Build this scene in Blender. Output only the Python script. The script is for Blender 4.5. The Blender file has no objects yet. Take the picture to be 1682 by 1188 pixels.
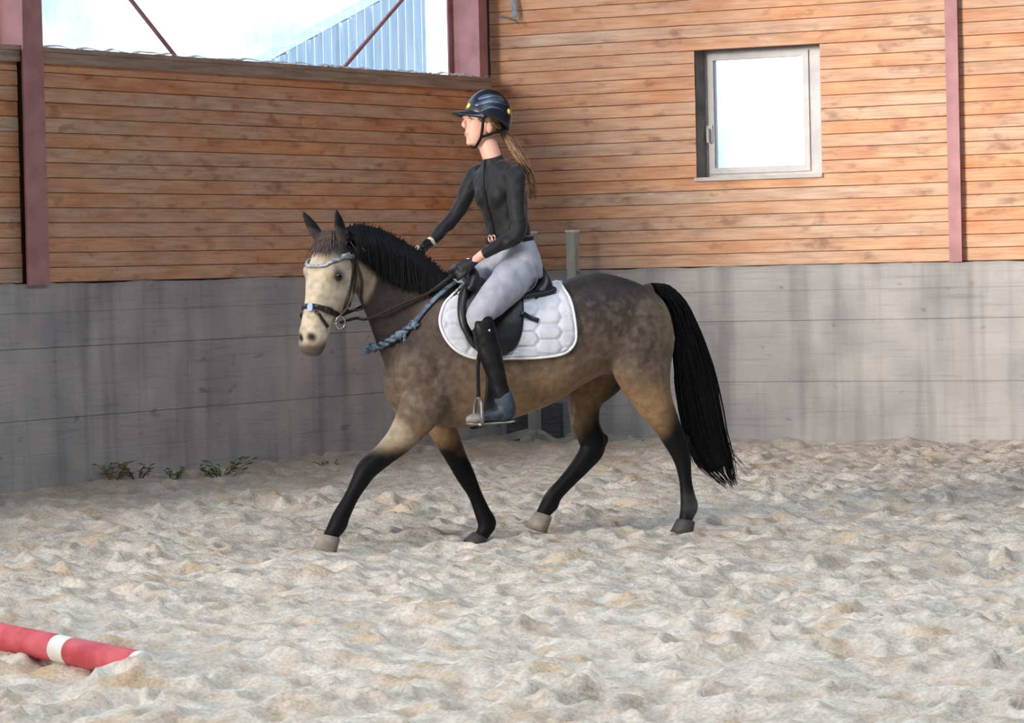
import bpy, bmesh, math, random
import numpy as np
from mathutils import Vector, Matrix
from mathutils.bvhtree import BVHTree

random.seed(7)
rng = np.random.default_rng(11)
SC = bpy.context.scene
COL = SC.collection

# ------------------------------------------------------------------ camera
PW, PH = 1682, 1188
FOC, YAW, PITCH, ROLL = 5897.4, 0.5149, 0.0263, -0.0231
CAM = np.array([15.209, -26.686, 1.5])
_fw = np.array([-math.sin(YAW), math.cos(YAW), 0.0])       # horizontal, away from the camera
_rt = np.array([math.cos(YAW), math.sin(YAW), 0.0])        # horizontal, to the right
_up = np.array([0, 0, 1.0])
CF = _fw * math.cos(PITCH) - _up * math.sin(PITCH)
_u = _up * math.cos(PITCH) + _fw * math.sin(PITCH)
CR = _rt * math.cos(ROLL) + _u * math.sin(ROLL)
CU = _u * math.cos(ROLL) - _rt * math.sin(ROLL)
cd = bpy.data.cameras.new('camera'); co = bpy.data.objects.new('camera', cd); COL.objects.link(co)
cd.sensor_fit = 'HORIZONTAL'; cd.sensor_width = 36.0; cd.lens = FOC / PW * 36.0
cd.clip_start = 0.5; cd.clip_end = 400
co.matrix_world = Matrix(((CR[0], CU[0], -CF[0], CAM[0]), (CR[1], CU[1], -CF[1], CAM[1]), (CR[2], CU[2], -CF[2], CAM[2]), (0, 0, 0, 1)))
SC.camera = co

# ------------------------------------------------------------------ world, lights, exposure
SC.view_settings.view_transform = 'Standard'; SC.view_settings.look = 'None'
SC.view_settings.gamma = 1.0; SC.view_settings.use_curve_mapping = False
SC.view_settings.exposure = 0.0
SC.cycles.use_denoising = True
SC.cycles.max_bounces = 8; SC.cycles.transparent_max_bounces = 16
SC.cycles.caustics_reflective = False; SC.cycles.caustics_refractive = False
SC.cycles.sample_clamp_indirect = 6.0

W = bpy.data.worlds.new('overcast_sky'); SC.world = W; W.use_nodes = True
nt = W.node_tree; nt.nodes.clear()
o_ = nt.nodes.new('ShaderNodeOutputWorld'); b_ = nt.nodes.new('ShaderNodeBackground')
tc = nt.nodes.new('ShaderNodeTexCoord'); nz = nt.nodes.new('ShaderNodeTexNoise'); cr = nt.nodes.new('ShaderNodeValToRGB')
nz.inputs['Scale'].default_value = 9.0; nz.inputs['Detail'].default_value = 5.0
cr.color_ramp.elements[0].position = 0.45; cr.color_ramp.elements[0].color = (0.20, 0.42, 0.70, 1)
cr.color_ramp.elements[1].position = 0.57; cr.color_ramp.elements[1].color = (0.90, 0.96, 1, 1)
nt.links.new(tc.outputs['Generated'], nz.inputs['Vector']); nt.links.new(nz.outputs['Fac'], cr.inputs['Fac'])
nt.links.new(cr.outputs['Color'], b_.inputs['Color']); b_.inputs['Strength'].default_value = 2.8
nt.links.new(b_.outputs['Background'], o_.inputs['Surface'])

def area(name, loc, direction, sx, sy, radiance, color):
    l = bpy.data.lights.new(name, 'AREA'); l.shape = 'RECTANGLE'; l.size = sx; l.size_y = sy
    l.energy = radiance * math.pi * sx * sy; l.color = color
    o = bpy.data.objects.new(name, l); COL.objects.link(o); o.location = loc
    o.rotation_euler = Vector(direction).to_track_quat('-Z', 'Y').to_euler()
    return o
# the sky lights the hall through the window band of the left wall and the small window (portals guide the sampling)
def portal(name, loc, direction, sx, sy):
    o = area(name, loc, direction, sx, sy, 1.0, (1, 1, 1)); o.data.cycles.is_portal = True
portal('portal_left_band', (-0.40, -30.0, 5.55), (1, 0, 0), 4.9, 60.0)
portal('portal_window', (2.45, 0.36, 2.73), (0, -1, 0), 1.1, 1.1)
# low hazy sun coming in over the left wall through its long window band, and the roof skylight
sl = bpy.data.lights.new('hazy_sun', 'SUN'); sl.energy = 6.0; sl.angle = math.radians(17); sl.color = (1.0, 0.89, 0.76)
so = bpy.data.objects.new('hazy_sun', sl); COL.objects.link(so); so.location = (-8, -30, 9)
so.rotation_euler = Vector((7.5, 34, -6.0)).to_track_quat('-Z', 'Y').to_euler()
area('daylight_roof_skylight', (9.5, -16.0, 9.2), (0, 0, -1), 4.0, 10.0, 6.2, (0.90, 0.95, 1.0))

# ------------------------------------------------------------------ helpers
def nrm(v):
    v = np.asarray(v, float); return v / (np.linalg.norm(v) + 1e-12)
def ray(px, py):
    return CF + CR * (px - PW / 2) / FOC - CU * (py - PH / 2) / FOC
def on_plane(px, py, p0, n):                       # where the sight line through a photo point meets a plane
    d = ray(px, py); return CAM + d * (np.dot(np.asarray(p0, float) - CAM, n) / np.dot(d, n))

def mesh_obj(name, verts, faces, material=None, parent=None, smooth=True, me=None):
    if me is None:
        me = bpy.data.meshes.new(name)
        v = np.asarray(verts, np.float32).reshape(-1, 3)
        me.from_pydata(v.tolist(), [], [list(map(int, f)) for f in faces])
        me.update()
    if material is not None:
        me.materials.clear(); me.materials.append(material)
    if smooth:
        me.polygons.foreach_set('use_smooth', [True] * len(me.polygons))
    o = bpy.data.objects.new(name, me); COL.objects.link(o)
    if parent is not None: o.parent = parent
    return o
def empty(name, loc=(0, 0, 0)):
    o = bpy.data.objects.new(name, None); COL.objects.link(o); o.location = Vector(loc); o.empty_display_size = 0.1
    return o
def tag(o, label=None, cat=None, group=None, kind=None):
    if label: o['label'] = label
    if cat: o['category'] = cat
    if group: o['group'] = group
    if kind: o['kind'] = kind
    return o
def attach(ch, par):                               # parent a world-space mesh under a placed thing, keeping its place
    bpy.context.view_layer.update()
    ch.parent = par; ch.matrix_parent_inverse = par.matrix_world.inverted()
    return ch

class MB:
    def __init__(s): s.v = []; s.f = []
    def add(s, v, f):
        k = len(s.v); s.v.extend([tuple(map(float, p)) for p in v]); s.f.extend([tuple(int(i) + k for i in q) for q in f]); return s
    def box(s, x0, x1, y0, y1, z0, z1, ch=0.0, ax=None):
        v = [(x, y, z) for x in (x0, x1) for y in (y0, y1) for z in (z0, z1)]
        f = [(0, 1, 3, 2), (4, 6, 7, 5), (0, 4, 5, 1), (2, 3, 7, 6), (0, 2, 6, 4), (1, 5, 7, 3)]
        return s.add(v, f)
    def loft(s, rings, cap=True):
        n = len(rings[0]); v = [p for r in rings for p in r]; f = []
        for i in range(len(rings) - 1):
            for j in range(n):
                a = i * n + j; b = i * n + (j + 1) % n
                f.append((a, b, b + n, a + n))
        if cap:
            f.append(tuple(range(n - 1, -1, -1))); f.append(tuple(range((len(rings) - 1) * n, len(rings) * n)))
        return s.add(v, f)
    def build(s, name, m=None, parent=None, smooth=True): return mesh_obj(name, s.v, s.f, m, parent, smooth)

def catmull(P, n):
    P = np.asarray(P, float)
    if n <= 1 or len(P) < 3:
        if len(P) == 2 and n > 1: return np.array([P[0] + (P[1] - P[0]) * t for t in np.linspace(0, 1, n + 1)])
        return P
    Q = np.vstack([2 * P[0] - P[1], P, 2 * P[-1] - P[-2]]); out = []
    for i in range(len(P) - 1):
        p0, p1, p2, p3 = Q[i:i + 4]
        for t in np.linspace(0, 1, n, endpoint=False):
            out.append(0.5 * (2 * p1 + (p2 - p0) * t + (2 * p0 - 5 * p1 + 4 * p2 - p3) * t * t + (3 * p1 - p0 - 3 * p2 + p3) * t ** 3))
    out.append(P[-1]); return np.array(out)
def ring(c, a, b, n=18, e=2.0):
    t = np.linspace(0, 2 * math.pi, n, endpoint=False); ct, st = np.cos(t), np.sin(t)
    x = np.sign(ct) * np.abs(ct) ** (2 / e); y = np.sign(st) * np.abs(st) ** (2 / e)
    return np.asarray(c) + x[:, None] * np.asarray(a) + y[:, None] * np.asarray(b)
def limb(mb, pts, ra, rb, lat, sub=4, n=18, round_ends=True):
    # tube along pts: ra = radius across (perp. to lat), rb = radius along lat
    D = np.hstack([np.asarray(pts, float), np.asarray(ra, float)[:, None], np.asarray(rb, float)[:, None]])
    D = catmull(D, sub); P = D[:, :3]; T = np.gradient(P, axis=0); rings = []
    if round_ends:
        def endcap(i, s):
            t = nrm(T[i]) * s; r = min(D[i, 3], D[i, 4]); res = []
            for a in (0.5, 0.85): res.append((P[i] + t * r * math.sin(a * math.pi / 2) * 0.8, D[i, 3] * math.cos(a * math.pi / 2), D[i, 4] * math.cos(a * math.pi / 2), T[i]))
            return res
        seq = endcap(0, -1)[::-1] + [(P[i], D[i, 3], D[i, 4], T[i]) for i in range(len(P))] + endcap(len(P) - 1, 1)
    else: seq = [(P[i], D[i, 3], D[i, 4], T[i]) for i in range(len(P))]
    for c, a, b, t in seq:
        t = nrm(t); l = nrm(np.asarray(lat) - t * np.dot(lat, t)); x = np.cross(t, l)
        rings.append(ring(c, x * max(a, 1e-4), l * max(b, 1e-4), n))
    mb.loft(rings); return mb
def tube(mb, pts, r, sub=4, n=8):
    P = np.asarray(pts, float); r = np.full(len(P), r) if np.isscalar(r) else np.asarray(r)
    d = nrm(P[-1] - P[0]) if np.linalg.norm(P[-1] - P[0]) > 1e-5 else np.array([0, 0, 1.0])
    lat = np.array([0.31, -0.2, 0.93]); lat = lat if abs(np.dot(lat, d)) < 0.9 else np.array([0.9, 0.3, 0.1])
    return limb(mb, P, r, r, lat, sub, n, True)
def ribbon(mb, pts, nor, w, th, sub=1):
    # flat strap along pts, lying against a surface with normals nor
    P = np.asarray(pts, float); N = np.asarray(nor, float)
    if sub > 1: P = catmull(P, sub); N = catmull(N, sub)
    T = np.gradient(P, axis=0); rings = []
    for p, nn, t in zip(P, N, T):
        t = nrm(t); nn = nrm(nn - t * np.dot(nn, t)); s = np.cross(t, nn)
        rings.append([p + s * w / 2 * a + nn * th / 2 * b for a, b in ((1, .5), (.8, 1), (-.8, 1), (-1, .5), (-1, -1), (1, -1))])
    mb.loft(rings); return mb
BF = [np.array([1., 0, 0]), np.array([0, 1., 0])]     # horizontal axes of the balls
def ball(mb, c, ax, n=12, m=8):
    ax = np.asarray(ax, float); rings = []
    for k in range(m + 1):
        a = -math.pi / 2 + math.pi * k / m; r = max(math.cos(a), 0.02)
        rings.append(ring(np.asarray(c) + np.array([0, 0, ax[2] * math.sin(a)]), BF[0] * ax[0] * r, BF[1] * ax[1] * r, n))
    return mb.loft(rings)
def remesh(mb, voxel, smooth=4, fac=0.5):
    me = bpy.data.meshes.new('tmp'); me.from_pydata(mb.v, [], mb.f); me.update()
    bm = bmesh.new(); bm.from_mesh(me); bmesh.ops.recalc_face_normals(bm, faces=bm.faces); bm.to_mesh(me); bm.free()
    o = bpy.data.objects.new('tmp', me); COL.objects.link(o)
    r = o.modifiers.new('r', 'REMESH'); r.mode = 'VOXEL'; r.voxel_size = voxel; r.adaptivity = 0.0
    if smooth:
        s = o.modifiers.new('s', 'SMOOTH'); s.iterations = smooth; s.factor = fac
    dg = bpy.context.evaluated_depsgraph_get(); dg.update()
    res = bpy.data.meshes.new_from_object(o.evaluated_get(dg))
    bpy.data.objects.remove(o); bpy.data.meshes.remove(me)
    return res
def get_co(me):
    a = np.empty(len(me.vertices) * 3, np.float32); me.vertices.foreach_get('co', a); return a.reshape(-1, 3).astype(float)
def set_co(me, v): me.vertices.foreach_set('co', np.asarray(v, np.float32).ravel()); me.update()
def get_no(me):
    a = np.empty(len(me.vertices) * 3, np.float32); me.vertices.foreach_get('normal', a); return a.reshape(-1, 3).astype(float)
def sst(a, b, x):
    t = np.clip((x - a) / (b - a), 0, 1); return t * t * (3 - 2 * t)
def vnoise(x, y, seed=0):
    x = np.asarray(x, float); y = np.asarray(y, float)
    tb = np.random.default_rng(seed).random((257, 257)); xi = np.floor(x).astype(int); yi = np.floor(y).astype(int)
    fx = x - xi; fy = y - yi; fx = fx * fx * (3 - 2 * fx); fy = fy * fy * (3 - 2 * fy); xi %= 256; yi %= 256
    a = tb[xi, yi] * (1 - fx) + tb[xi + 1, yi] * fx; b = tb[xi, yi + 1] * (1 - fx) + tb[xi + 1, yi + 1] * fx
    return a * (1 - fy) + b * fy - 0.5

def srgb(r, g, b):
    f = lambda c: (c / 255 / 12.92) if c / 255 <= 0.04045 else ((c / 255 + 0.055) / 1.055) ** 2.4
    return (f(r), f(g), f(b), 1.0)
def material(name, c1, c2=None, scale=8.0, stretch=(1, 1, 1), rough=0.7, bump=0.0, bscale=None, metal=0.0, spec=0.4, detail=5.0, lo=0.35, hi=0.65, coords='Object', sheen=0.0, coat=0.0):
    m = bpy.data.materials.new(name); m.use_nodes = True; n = m.node_tree; L = n.links; b = n.nodes['Principled BSDF']
    b.inputs['Roughness'].default_value = rough; b.inputs['Metallic'].default_value = metal
    b.inputs['Specular IOR Level'].default_value = spec
    if sheen: b.inputs['Sheen Weight'].default_value = sheen
    if coat: b.inputs['Coat Weight'].default_value = coat
    t = n.nodes.new('ShaderNodeTexCoord'); mp = n.nodes.new('ShaderNodeMapping'); mp.inputs['Scale'].default_value = stretch
    L.new(t.outputs[coords], mp.inputs['Vector'])
    z = n.nodes.new('ShaderNodeTexNoise'); z.inputs['Scale'].default_value = scale; z.inputs['Detail'].default_value = detail
    L.new(mp.outputs['Vector'], z.inputs['Vector'])
    r = n.nodes.new('ShaderNodeValToRGB'); r.color_ramp.elements[0].position = lo; r.color_ramp.elements[1].position = hi
    r.color_ramp.elements[0].color = c1; r.color_ramp.elements[1].color = c2 or c1
    L.new(z.outputs['Fac'], r.inputs['Fac']); L.new(r.outputs['Color'], b.inputs['Base Color'])
    if bump:
        z2 = n.nodes.new('ShaderNodeTexNoise'); z2.inputs['Scale'].default_value = bscale or scale * 4; z2.inputs['Detail'].default_value = 4
        L.new(mp.outputs['Vector'], z2.inputs['Vector'])
        bp = n.nodes.new('ShaderNodeBump'); bp.inputs['Strength'].default_value = bump; bp.inputs['Distance'].default_value = 0.01
        L.new(z2.outputs['Fac'], bp.inputs['Height']); L.new(bp.outputs['Normal'], b.inputs['Normal'])
    m['ramp'] = r.name
    return m

M = {}
def wood_mat():
    m = bpy.data.materials.new('stained_board_wood'); m.use_nodes = True; n = m.node_tree; L = n.links; b = n.nodes['Principled BSDF']
    b.inputs['Roughness'].default_value = 0.55; b.inputs['Specular IOR Level'].default_value = 0.3
    t = n.nodes.new('ShaderNodeTexCoord'); oi = n.nodes.new('ShaderNodeObjectInfo')
    ad = n.nodes.new('ShaderNodeVectorMath'); ad.operation = 'ADD'
    sc = n.nodes.new('ShaderNodeVectorMath'); sc.operation = 'SCALE'; sc.inputs[0].default_value = (37, 19, 53)
    L.new(oi.outputs['Random'], sc.inputs['Scale']); L.new(t.outputs['Object'], ad.inputs[0]); L.new(sc.outputs['Vector'], ad.inputs[1])
    def noise(scale, stretch, detail=6):
        mp = n.nodes.new('ShaderNodeMapping'); mp.inputs['Scale'].default_value = stretch; L.new(ad.outputs['Vector'], mp.inputs['Vector'])
        z = n.nodes.new('ShaderNodeTexNoise'); z.inputs['Scale'].default_value = scale; z.inputs['Detail'].default_value = detail
        L.new(mp.outputs['Vector'], z.inputs['Vector']); return z
    def ramp(src, p0, c0, p1, c1):
        r = n.nodes.new('ShaderNodeValToRGB'); r.color_ramp.elements[0].position = p0; r.color_ramp.elements[0].color = c0
        r.color_ramp.elements[1].position = p1; r.color_ramp.elements[1].color = c1; L.new(src, r.inputs['Fac']); return r
    def mix(fac, a, c, mode='MIX'):
        x = n.nodes.new('ShaderNodeMix'); x.data_type = 'RGBA'; x.blend_type = mode
        if hasattr(fac, 'links'): L.new(fac, x.inputs[0])
        else: x.inputs[0].default_value = fac
        L.new(a, x.inputs[6]); L.new(c, x.inputs[7]); return x
    orange = ramp(noise(2.2, (1, 1, 4)).outputs['Fac'], 0.35, srgb(206, 140, 98), 0.65, srgb(228, 170, 126))
    pale = ramp(noise(3.0, (1, 1, 5)).outputs['Fac'], 0.35, srgb(190, 158, 136), 0.65, srgb(220, 192, 168))
    sel = ramp(oi.outputs['Random'], 0.25, (0, 0, 0, 1), 0.9, (1, 1, 1, 1))
    blot = ramp(noise(1.3, (1, 1, 2.5), 4).outputs['Fac'], 0.36, (0, 0, 0, 1), 0.66, (1, 1, 1, 1))
    sl = mix(0.55, sel.outputs['Color'], blot.outputs['Color'])
    base = mix(sl.outputs[2], orange.outputs['Color'], pale.outputs['Color'])
    grain = ramp(noise(9.0, (0.35, 0.35, 9), 8).outputs['Fac'], 0.3, (0.72, 0.68, 0.66, 1), 0.55, (1, 1, 1, 1))
    g1 = mix(0.8, base.outputs[2], grain.outputs['Color'], 'MULTIPLY')
    dark = ramp(noise(4.5, (1, 1, 2.2), 5).outputs['Fac'], 0.28, (0.55, 0.48, 0.50, 1), 0.42, (1, 1, 1, 1))
    g2 = mix(0.85, g1.outputs[2], dark.outputs['Color'], 'MULTIPLY')
    L.new(g2.outputs[2], b.inputs['Base Color'])
    bp = n.nodes.new('ShaderNodeBump'); bp.inputs['Strength'].default_value = 0.25; bp.inputs['Distance'].default_value = 0.004
    L.new(noise(9.0, (0.35, 0.35, 9), 8).outputs['Fac'], bp.inputs['Height']); L.new(bp.outputs['Normal'], b.inputs['Normal'])
    return m
def concrete_mat():
    m = bpy.data.materials.new('board_marked_concrete'); m.use_nodes = True; n = m.node_tree; L = n.links; b = n.nodes['Principled BSDF']
    b.inputs['Roughness'].default_value = 0.9; b.inputs['Specular IOR Level'].default_value = 0.2
    t = n.nodes.new('ShaderNodeTexCoord')
    def noise(scale, stretch, detail=6):
        mp = n.nodes.new('ShaderNodeMapping'); mp.inputs['Scale'].default_value = stretch; L.new(t.outputs['Object'], mp.inputs['Vector'])
        z = n.nodes.new('ShaderNodeTexNoise'); z.inputs['Scale'].default_value = scale; z.inputs['Detail'].default_value = detail
        L.new(mp.outputs['Vector'], z.inputs['Vector']); return z
    def ramp(src, p0, c0, p1, c1):
        r = n.nodes.new('ShaderNodeValToRGB'); r.color_ramp.elements[0].position = p0; r.color_ramp.elements[0].color = c0
        r.color_ramp.elements[1].position = p1; r.color_ramp.elements[1].color = c1; L.new(src, r.inputs['Fac']); return r
    def mul(a, c, f):
        x = n.nodes.new('ShaderNodeMix'); x.data_type = 'RGBA'; x.blend_type = 'MULTIPLY'; x.inputs[0].default_value = f
        L.new(a, x.inputs[6]); L.new(c, x.inputs[7]); return x
    base = ramp(noise(2.0, (1, 1, 1)).outputs['Fac'], 0.3, srgb(162, 160, 162), 0.7, srgb(193, 190, 188))
    streak = ramp(noise(5.0, (1, 1, 0.07), 5).outputs['Fac'], 0.33, (0.60, 0.60, 0.62, 1), 0.52, (1, 1, 1, 1))
    rows = ramp(noise(6.0, (0.25, 0.25, 5), 6).outputs['Fac'], 0.28, (0.75, 0.74, 0.74, 1), 0.45, (1, 1, 1, 1))
    spots = ramp(noise(5.0, (1, 1, 1.8), 3).outputs['Fac'], 0.27, (0.55, 0.54, 0.54, 1), 0.34, (1, 1, 1, 1))
    a = mul(base.outputs['Color'], streak.outputs['Color'], 0.75); a = mul(a.outputs[2], rows.outputs['Color'], 0.7); a = mul(a.outputs[2], spots.outputs['Color'], 0.7)
    L.new(a.outputs[2], b.inputs['Base Color'])
    bp = n.nodes.new('ShaderNodeBump'); bp.inputs['Strength'].default_value = 0.5; bp.inputs['Distance'].default_value = 0.01
    L.new(noise(14.0, (0.5, 0.5, 2.5), 6).outputs['Fac'], bp.inputs['Height']); L.new(bp.outputs['Normal'], b.inputs['Normal'])
    return m
def sand_mat():
    m = bpy.data.materials.new('riding_arena_sand'); m.use_nodes = True; n = m.node_tree; L = n.links; b = n.nodes['Principled BSDF']
    b.inputs['Roughness'].default_value = 0.95; b.inputs['Specular IOR Level'].default_value = 0.15
    t = n.nodes.new('ShaderNodeTexCoord')
    def noise(scale, detail=5):
        z = n.nodes.new('ShaderNodeTexNoise'); z.inputs['Scale'].default_value = scale; z.inputs['Detail'].default_value = detail
        L.new(t.outputs['Object'], z.inputs['Vector']); return z
    def ramp(src, p0, c0, p1, c1):
        r = n.nodes.new('ShaderNodeValToRGB'); r.color_ramp.elements[0].position = p0; r.color_ramp.elements[0].color = c0
        r.color_ramp.elements[1].position = p1; r.color_ramp.elements[1].color = c1; L.new(src, r.inputs['Fac']); return r
    dry = ramp(noise(7.0).outputs['Fac'], 0.35, srgb(192, 182, 169), 0.65, srgb(221, 211, 198))
    damp = ramp(noise(6.0).outputs['Fac'], 0.35, srgb(186, 160, 130), 0.65, srgb(208, 184, 156))
    f = ramp(noise(3.4, 6).outputs['Fac'], 0.50, (0, 0, 0, 1), 0.72, (1, 1, 1, 1))
    x = n.nodes.new('ShaderNodeMix'); x.data_type = 'RGBA'; L.new(f.outputs['Color'], x.inputs[0]); L.new(dry.outputs['Color'], x.inputs[6]); L.new(damp.outputs['Color'], x.inputs[7])
    g = ramp(noise(60.0, 3).outputs['Fac'], 0.35, (0.74, 0.73, 0.73, 1), 0.6, (1, 1, 1, 1))
    y = n.nodes.new('ShaderNodeMix'); y.data_type = 'RGBA'; y.blend_type = 'MULTIPLY'; y.inputs[0].default_value = 0.8
    L.new(x.outputs[2], y.inputs[6]); L.new(g.outputs['Color'], y.inputs[7]); L.new(y.outputs[2], b.inputs['Base Color'])
    bp = n.nodes.new('ShaderNodeBump'); bp.inputs['Strength'].default_value = 0.6; bp.inputs['Distance'].default_value = 0.02
    L.new(noise(45.0, 6).outputs['Fac'], bp.inputs['Height']); L.new(bp.outputs['Normal'], b.inputs['Normal'])
    return m
def sheet_mat():
    m = bpy.data.materials.new('clear_corrugated_plastic'); m.use_nodes = True; n = m.node_tree; L = n.links
    out = n.nodes['Material Output']; n.nodes.remove(n.nodes['Principled BSDF'])
    tr = n.nodes.new('ShaderNodeBsdfTransparent'); tr.inputs['Color'].default_value = (0.97, 0.98, 1.0, 1)
    tl = n.nodes.new('ShaderNodeBsdfTranslucent'); tl.inputs['Color'].default_value = (0.9, 0.93, 0.95, 1)
    gl = n.nodes.new('ShaderNodeBsdfGlossy'); gl.inputs['Roughness'].default_value = 0.15
    a = n.nodes.new('ShaderNodeMixShader'); a.inputs[0].default_value = 0.20; L.new(tr.outputs[0], a.inputs[1]); L.new(tl.outputs[0], a.inputs[2])
    fr = n.nodes.new('ShaderNodeFresnel'); fr.inputs['IOR'].default_value = 1.4
    c = n.nodes.new('ShaderNodeMixShader'); L.new(fr.outputs[0], c.inputs[0]); L.new(a.outputs[0], c.inputs[1]); L.new(gl.outputs[0], c.inputs[2])
    L.new(c.outputs[0], out.inputs['Surface']); return m
def glass_mat():
    m = bpy.data.materials.new('window_glass'); m.use_nodes = True; n = m.node_tree; L = n.links
    out = n.nodes['Material Output']; n.nodes.remove(n.nodes['Principled BSDF'])
    tr = n.nodes.new('ShaderNodeBsdfTransparent'); tr.inputs['Color'].default_value = (0.97, 0.99, 1.0, 1)
    gl = n.nodes.new('ShaderNodeBsdfGlossy'); gl.inputs['Roughness'].default_value = 0.03
    fr = n.nodes.new('ShaderNodeFresnel'); fr.inputs['IOR'].default_value = 1.45
    c = n.nodes.new('ShaderNodeMixShader'); L.new(fr.outputs[0], c.inputs[0]); L.new(tr.outputs[0], c.inputs[1]); L.new(gl.outputs[0], c.inputs[2])
    L.new(c.outputs[0], out.inputs['Surface']); return m
M['wood'] = wood_mat(); M['concrete'] = concrete_mat(); M['sand'] = sand_mat(); M['sheet'] = sheet_mat(); M['glass'] = glass_mat()
M['oxide'] = material('oxide_red_steel_paint', srgb(166, 118, 122), srgb(188, 138, 140), 5, rough=0.6, bump=0.1)
M['rail'] = material('weathered_rail_wood', srgb(150, 128, 112), srgb(182, 160, 142), 6, (1, 0.3, 4), rough=0.8, bump=0.2)
M['backing'] = material('dark_backing', srgb(60, 40, 32), srgb(80, 54, 42), 5)
M['frame_white'] = material('off_white_window_frame', srgb(196, 194, 196), srgb(214, 212, 212), 6, rough=0.5)
M['roof'] = material('grey_roof_sheet', srgb(92, 84, 78), srgb(110, 100, 92), 3)
M['steel'] = material('dull_grey_steel', srgb(120, 118, 118), srgb(150, 148, 146), 12, rough=0.45, metal=0.7)
M['black_leather'] = material('black_leather', srgb(20, 20, 24), srgb(34, 34, 40), 14, rough=0.42, bump=0.12, bscale=90, spec=0.5)
M['dark_hole'] = material('dark_interior', srgb(14, 12, 12), srgb(22, 18, 18), 12, rough=0.9)

# ------------------------------------------------------------------ setting: walls
ZK = 1.461        # top of the concrete kick wall
PITCHB = 0.1055   # board pitch
ZS = 3.13         # top of the rail under the left window band
HALLX, HALLY, EAVE = 21.0, -60.0, 8.0

wall_left = MB().box(-0.30, -0.075, HALLY, -7.2 + 0.0, 0, ZK, ).build('wall_left', M['backing'], smooth=False)
wall_left['kind'] = 'structure'
# backing behind the boards, window opening above
_m = MB(); _m.box(-0.12, -0.075, -7.2, 0.0, 0.3, ZS - 0.02); _m.box(-0.12, -0.075, HALLY, -7.2, ZK, ZS - 0.02); _m.box(-0.12, -0.075, HALLY, 0.0, EAVE - 0.15, EAVE); pass
_m.build('backing_panel', M['backing'], wall_left, smooth=False)
wall_right = MB().box(-0.3, HALLX, 0.075, 0.12, 0.0, 2.19).box(-0.3, 1.88, 0.075, 0.12, 2.19, 3.26).box(3.03, HALLX, 0.075, 0.12, 2.19, 3.26).box(-0.3, HALLX, 0.075, 0.12, 3.26, 9.6).build('wall_right', M['backing'], smooth=False)
wall_right['kind'] = 'structure'

def kick(name, along, x0, x1, parent):
    # board-marked concrete kick wall: shallow steps where the shuttering boards met, chipped top edge
    prof = [(0.0, -0.3)]; z = 0.0; k = 0
    hs = [0.26, 0.245, 0.25, 0.25, 0.245]
    for h in hs:
        off = (0.0, 0.004, 0.001, 0.005, 0.0)[k]
        prof += [(off, z + 0.008), (off, z + h - 0.006), (off + 0.005, z + h - 0.002), (off + 0.005, z + h + 0.002)]; z += h; k += 1
    prof += [(0.0, z + 0.01), (0.0, ZK - 0.03), (-0.006, ZK - 0.006), (0.02, ZK), (0.16, ZK), (0.16, -0.3)]
    n = max(2, int((x1 - x0) / 0.06)); rings = []
    for i in range(n + 1):
        a = x0 + (x1 - x0) * i / n; r = []
        for j, (d, zz) in enumerate(prof):
            jz = 0.0; jd = 0.0
            if j >= len(prof) - 5 and zz > 1: jz = float(vnoise(a * 3.3, 2.2, 5)) * 0.016 + float(vnoise(a * 13, 9.5, 6)) * 0.010; 
            if 0 < j < len(prof) - 3: jd = float(vnoise(a * 1.1, zz * 3, 8)) * 0.012
            r.append((d + jd, zz + jz))
        rings.append([(a, d, zz) if along == 'x' else (-d, a, zz) for d, zz in r])
    return MB().loft(rings).build(name, M['concrete'], parent, smooth=False)
kick('kick_wall', 'x', -0.06, 12.0, wall_right)
kick('kick_wall', 'y', -20.0, 0.0, wall_left)

def board_mesh(length):
    # tongue-and-groove board, length along X, face towards -Y, chamfered long edges
    h = PITCHB - 0.002; c = 0.004; prof = [(0.0, c), (0.0, h - c), (0.006, h - 0.0005), (0.024, h), (0.024, 0), (0.006, 0.0005)]
    v = [(x, y, z) for x in (0, length) for y, z in prof]; n = 6
    f = [tuple(range(n)), tuple(range(2 * n - 1, n - 1, -1))] + [((j + 1) % n, j, j + n, (j + 1) % n + n) for j in range(n)]
    me = bpy.data.meshes.new('board'); me.from_pydata(v, [], f); me.update(); me.materials.append(M['wood']); return me
_bm = {}
def board(parent, loc, length, rotz=0.0):
    key = round(length, 3)
    if key not in _bm: _bm[key] = board_mesh(length)
    o = bpy.data.objects.new('board', _bm[key]); COL.objects.link(o); o.parent = parent
    o.location = loc; o.rotation_euler = (random.uniform(-0.02, 0.02), 0, rotz)
    return o
z = ZK + 0.005; row = 0
WX0, WX1, WZ0, WZ1 = 1.885, 3.025, 2.20, 3.265      # window opening in the right wall
while z < 4.2:
    y = 0.045 + random.uniform(-0.003, 0.003)
    if z + PITCHB > WZ0 + 0.04 and z < WZ1 - 0.05:
        board(wall_right, (-0.06, y, z), WX0 + 0.06); board(wall_right, (WX1, y, z), 4.19 - WX1)
    else: board(wall_right, (-0.06, y, z), 4.25)
    board(wall_right, (4.20, y + random.uniform(-.003, .003), z), 4.6)
    z += PITCHB; row += 1
z = ZK + 0.005
while z < ZS - 0.13:
    x = -0.045 + random.uniform(-0.003, 0.003)
    board(wall_left, (x, -6.42, z), 6.38, math.pi / 2)
    board(wall_left, (x - 0.01, -13.0, z), 6.40, math.pi / 2)
    z += PITCHB
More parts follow.
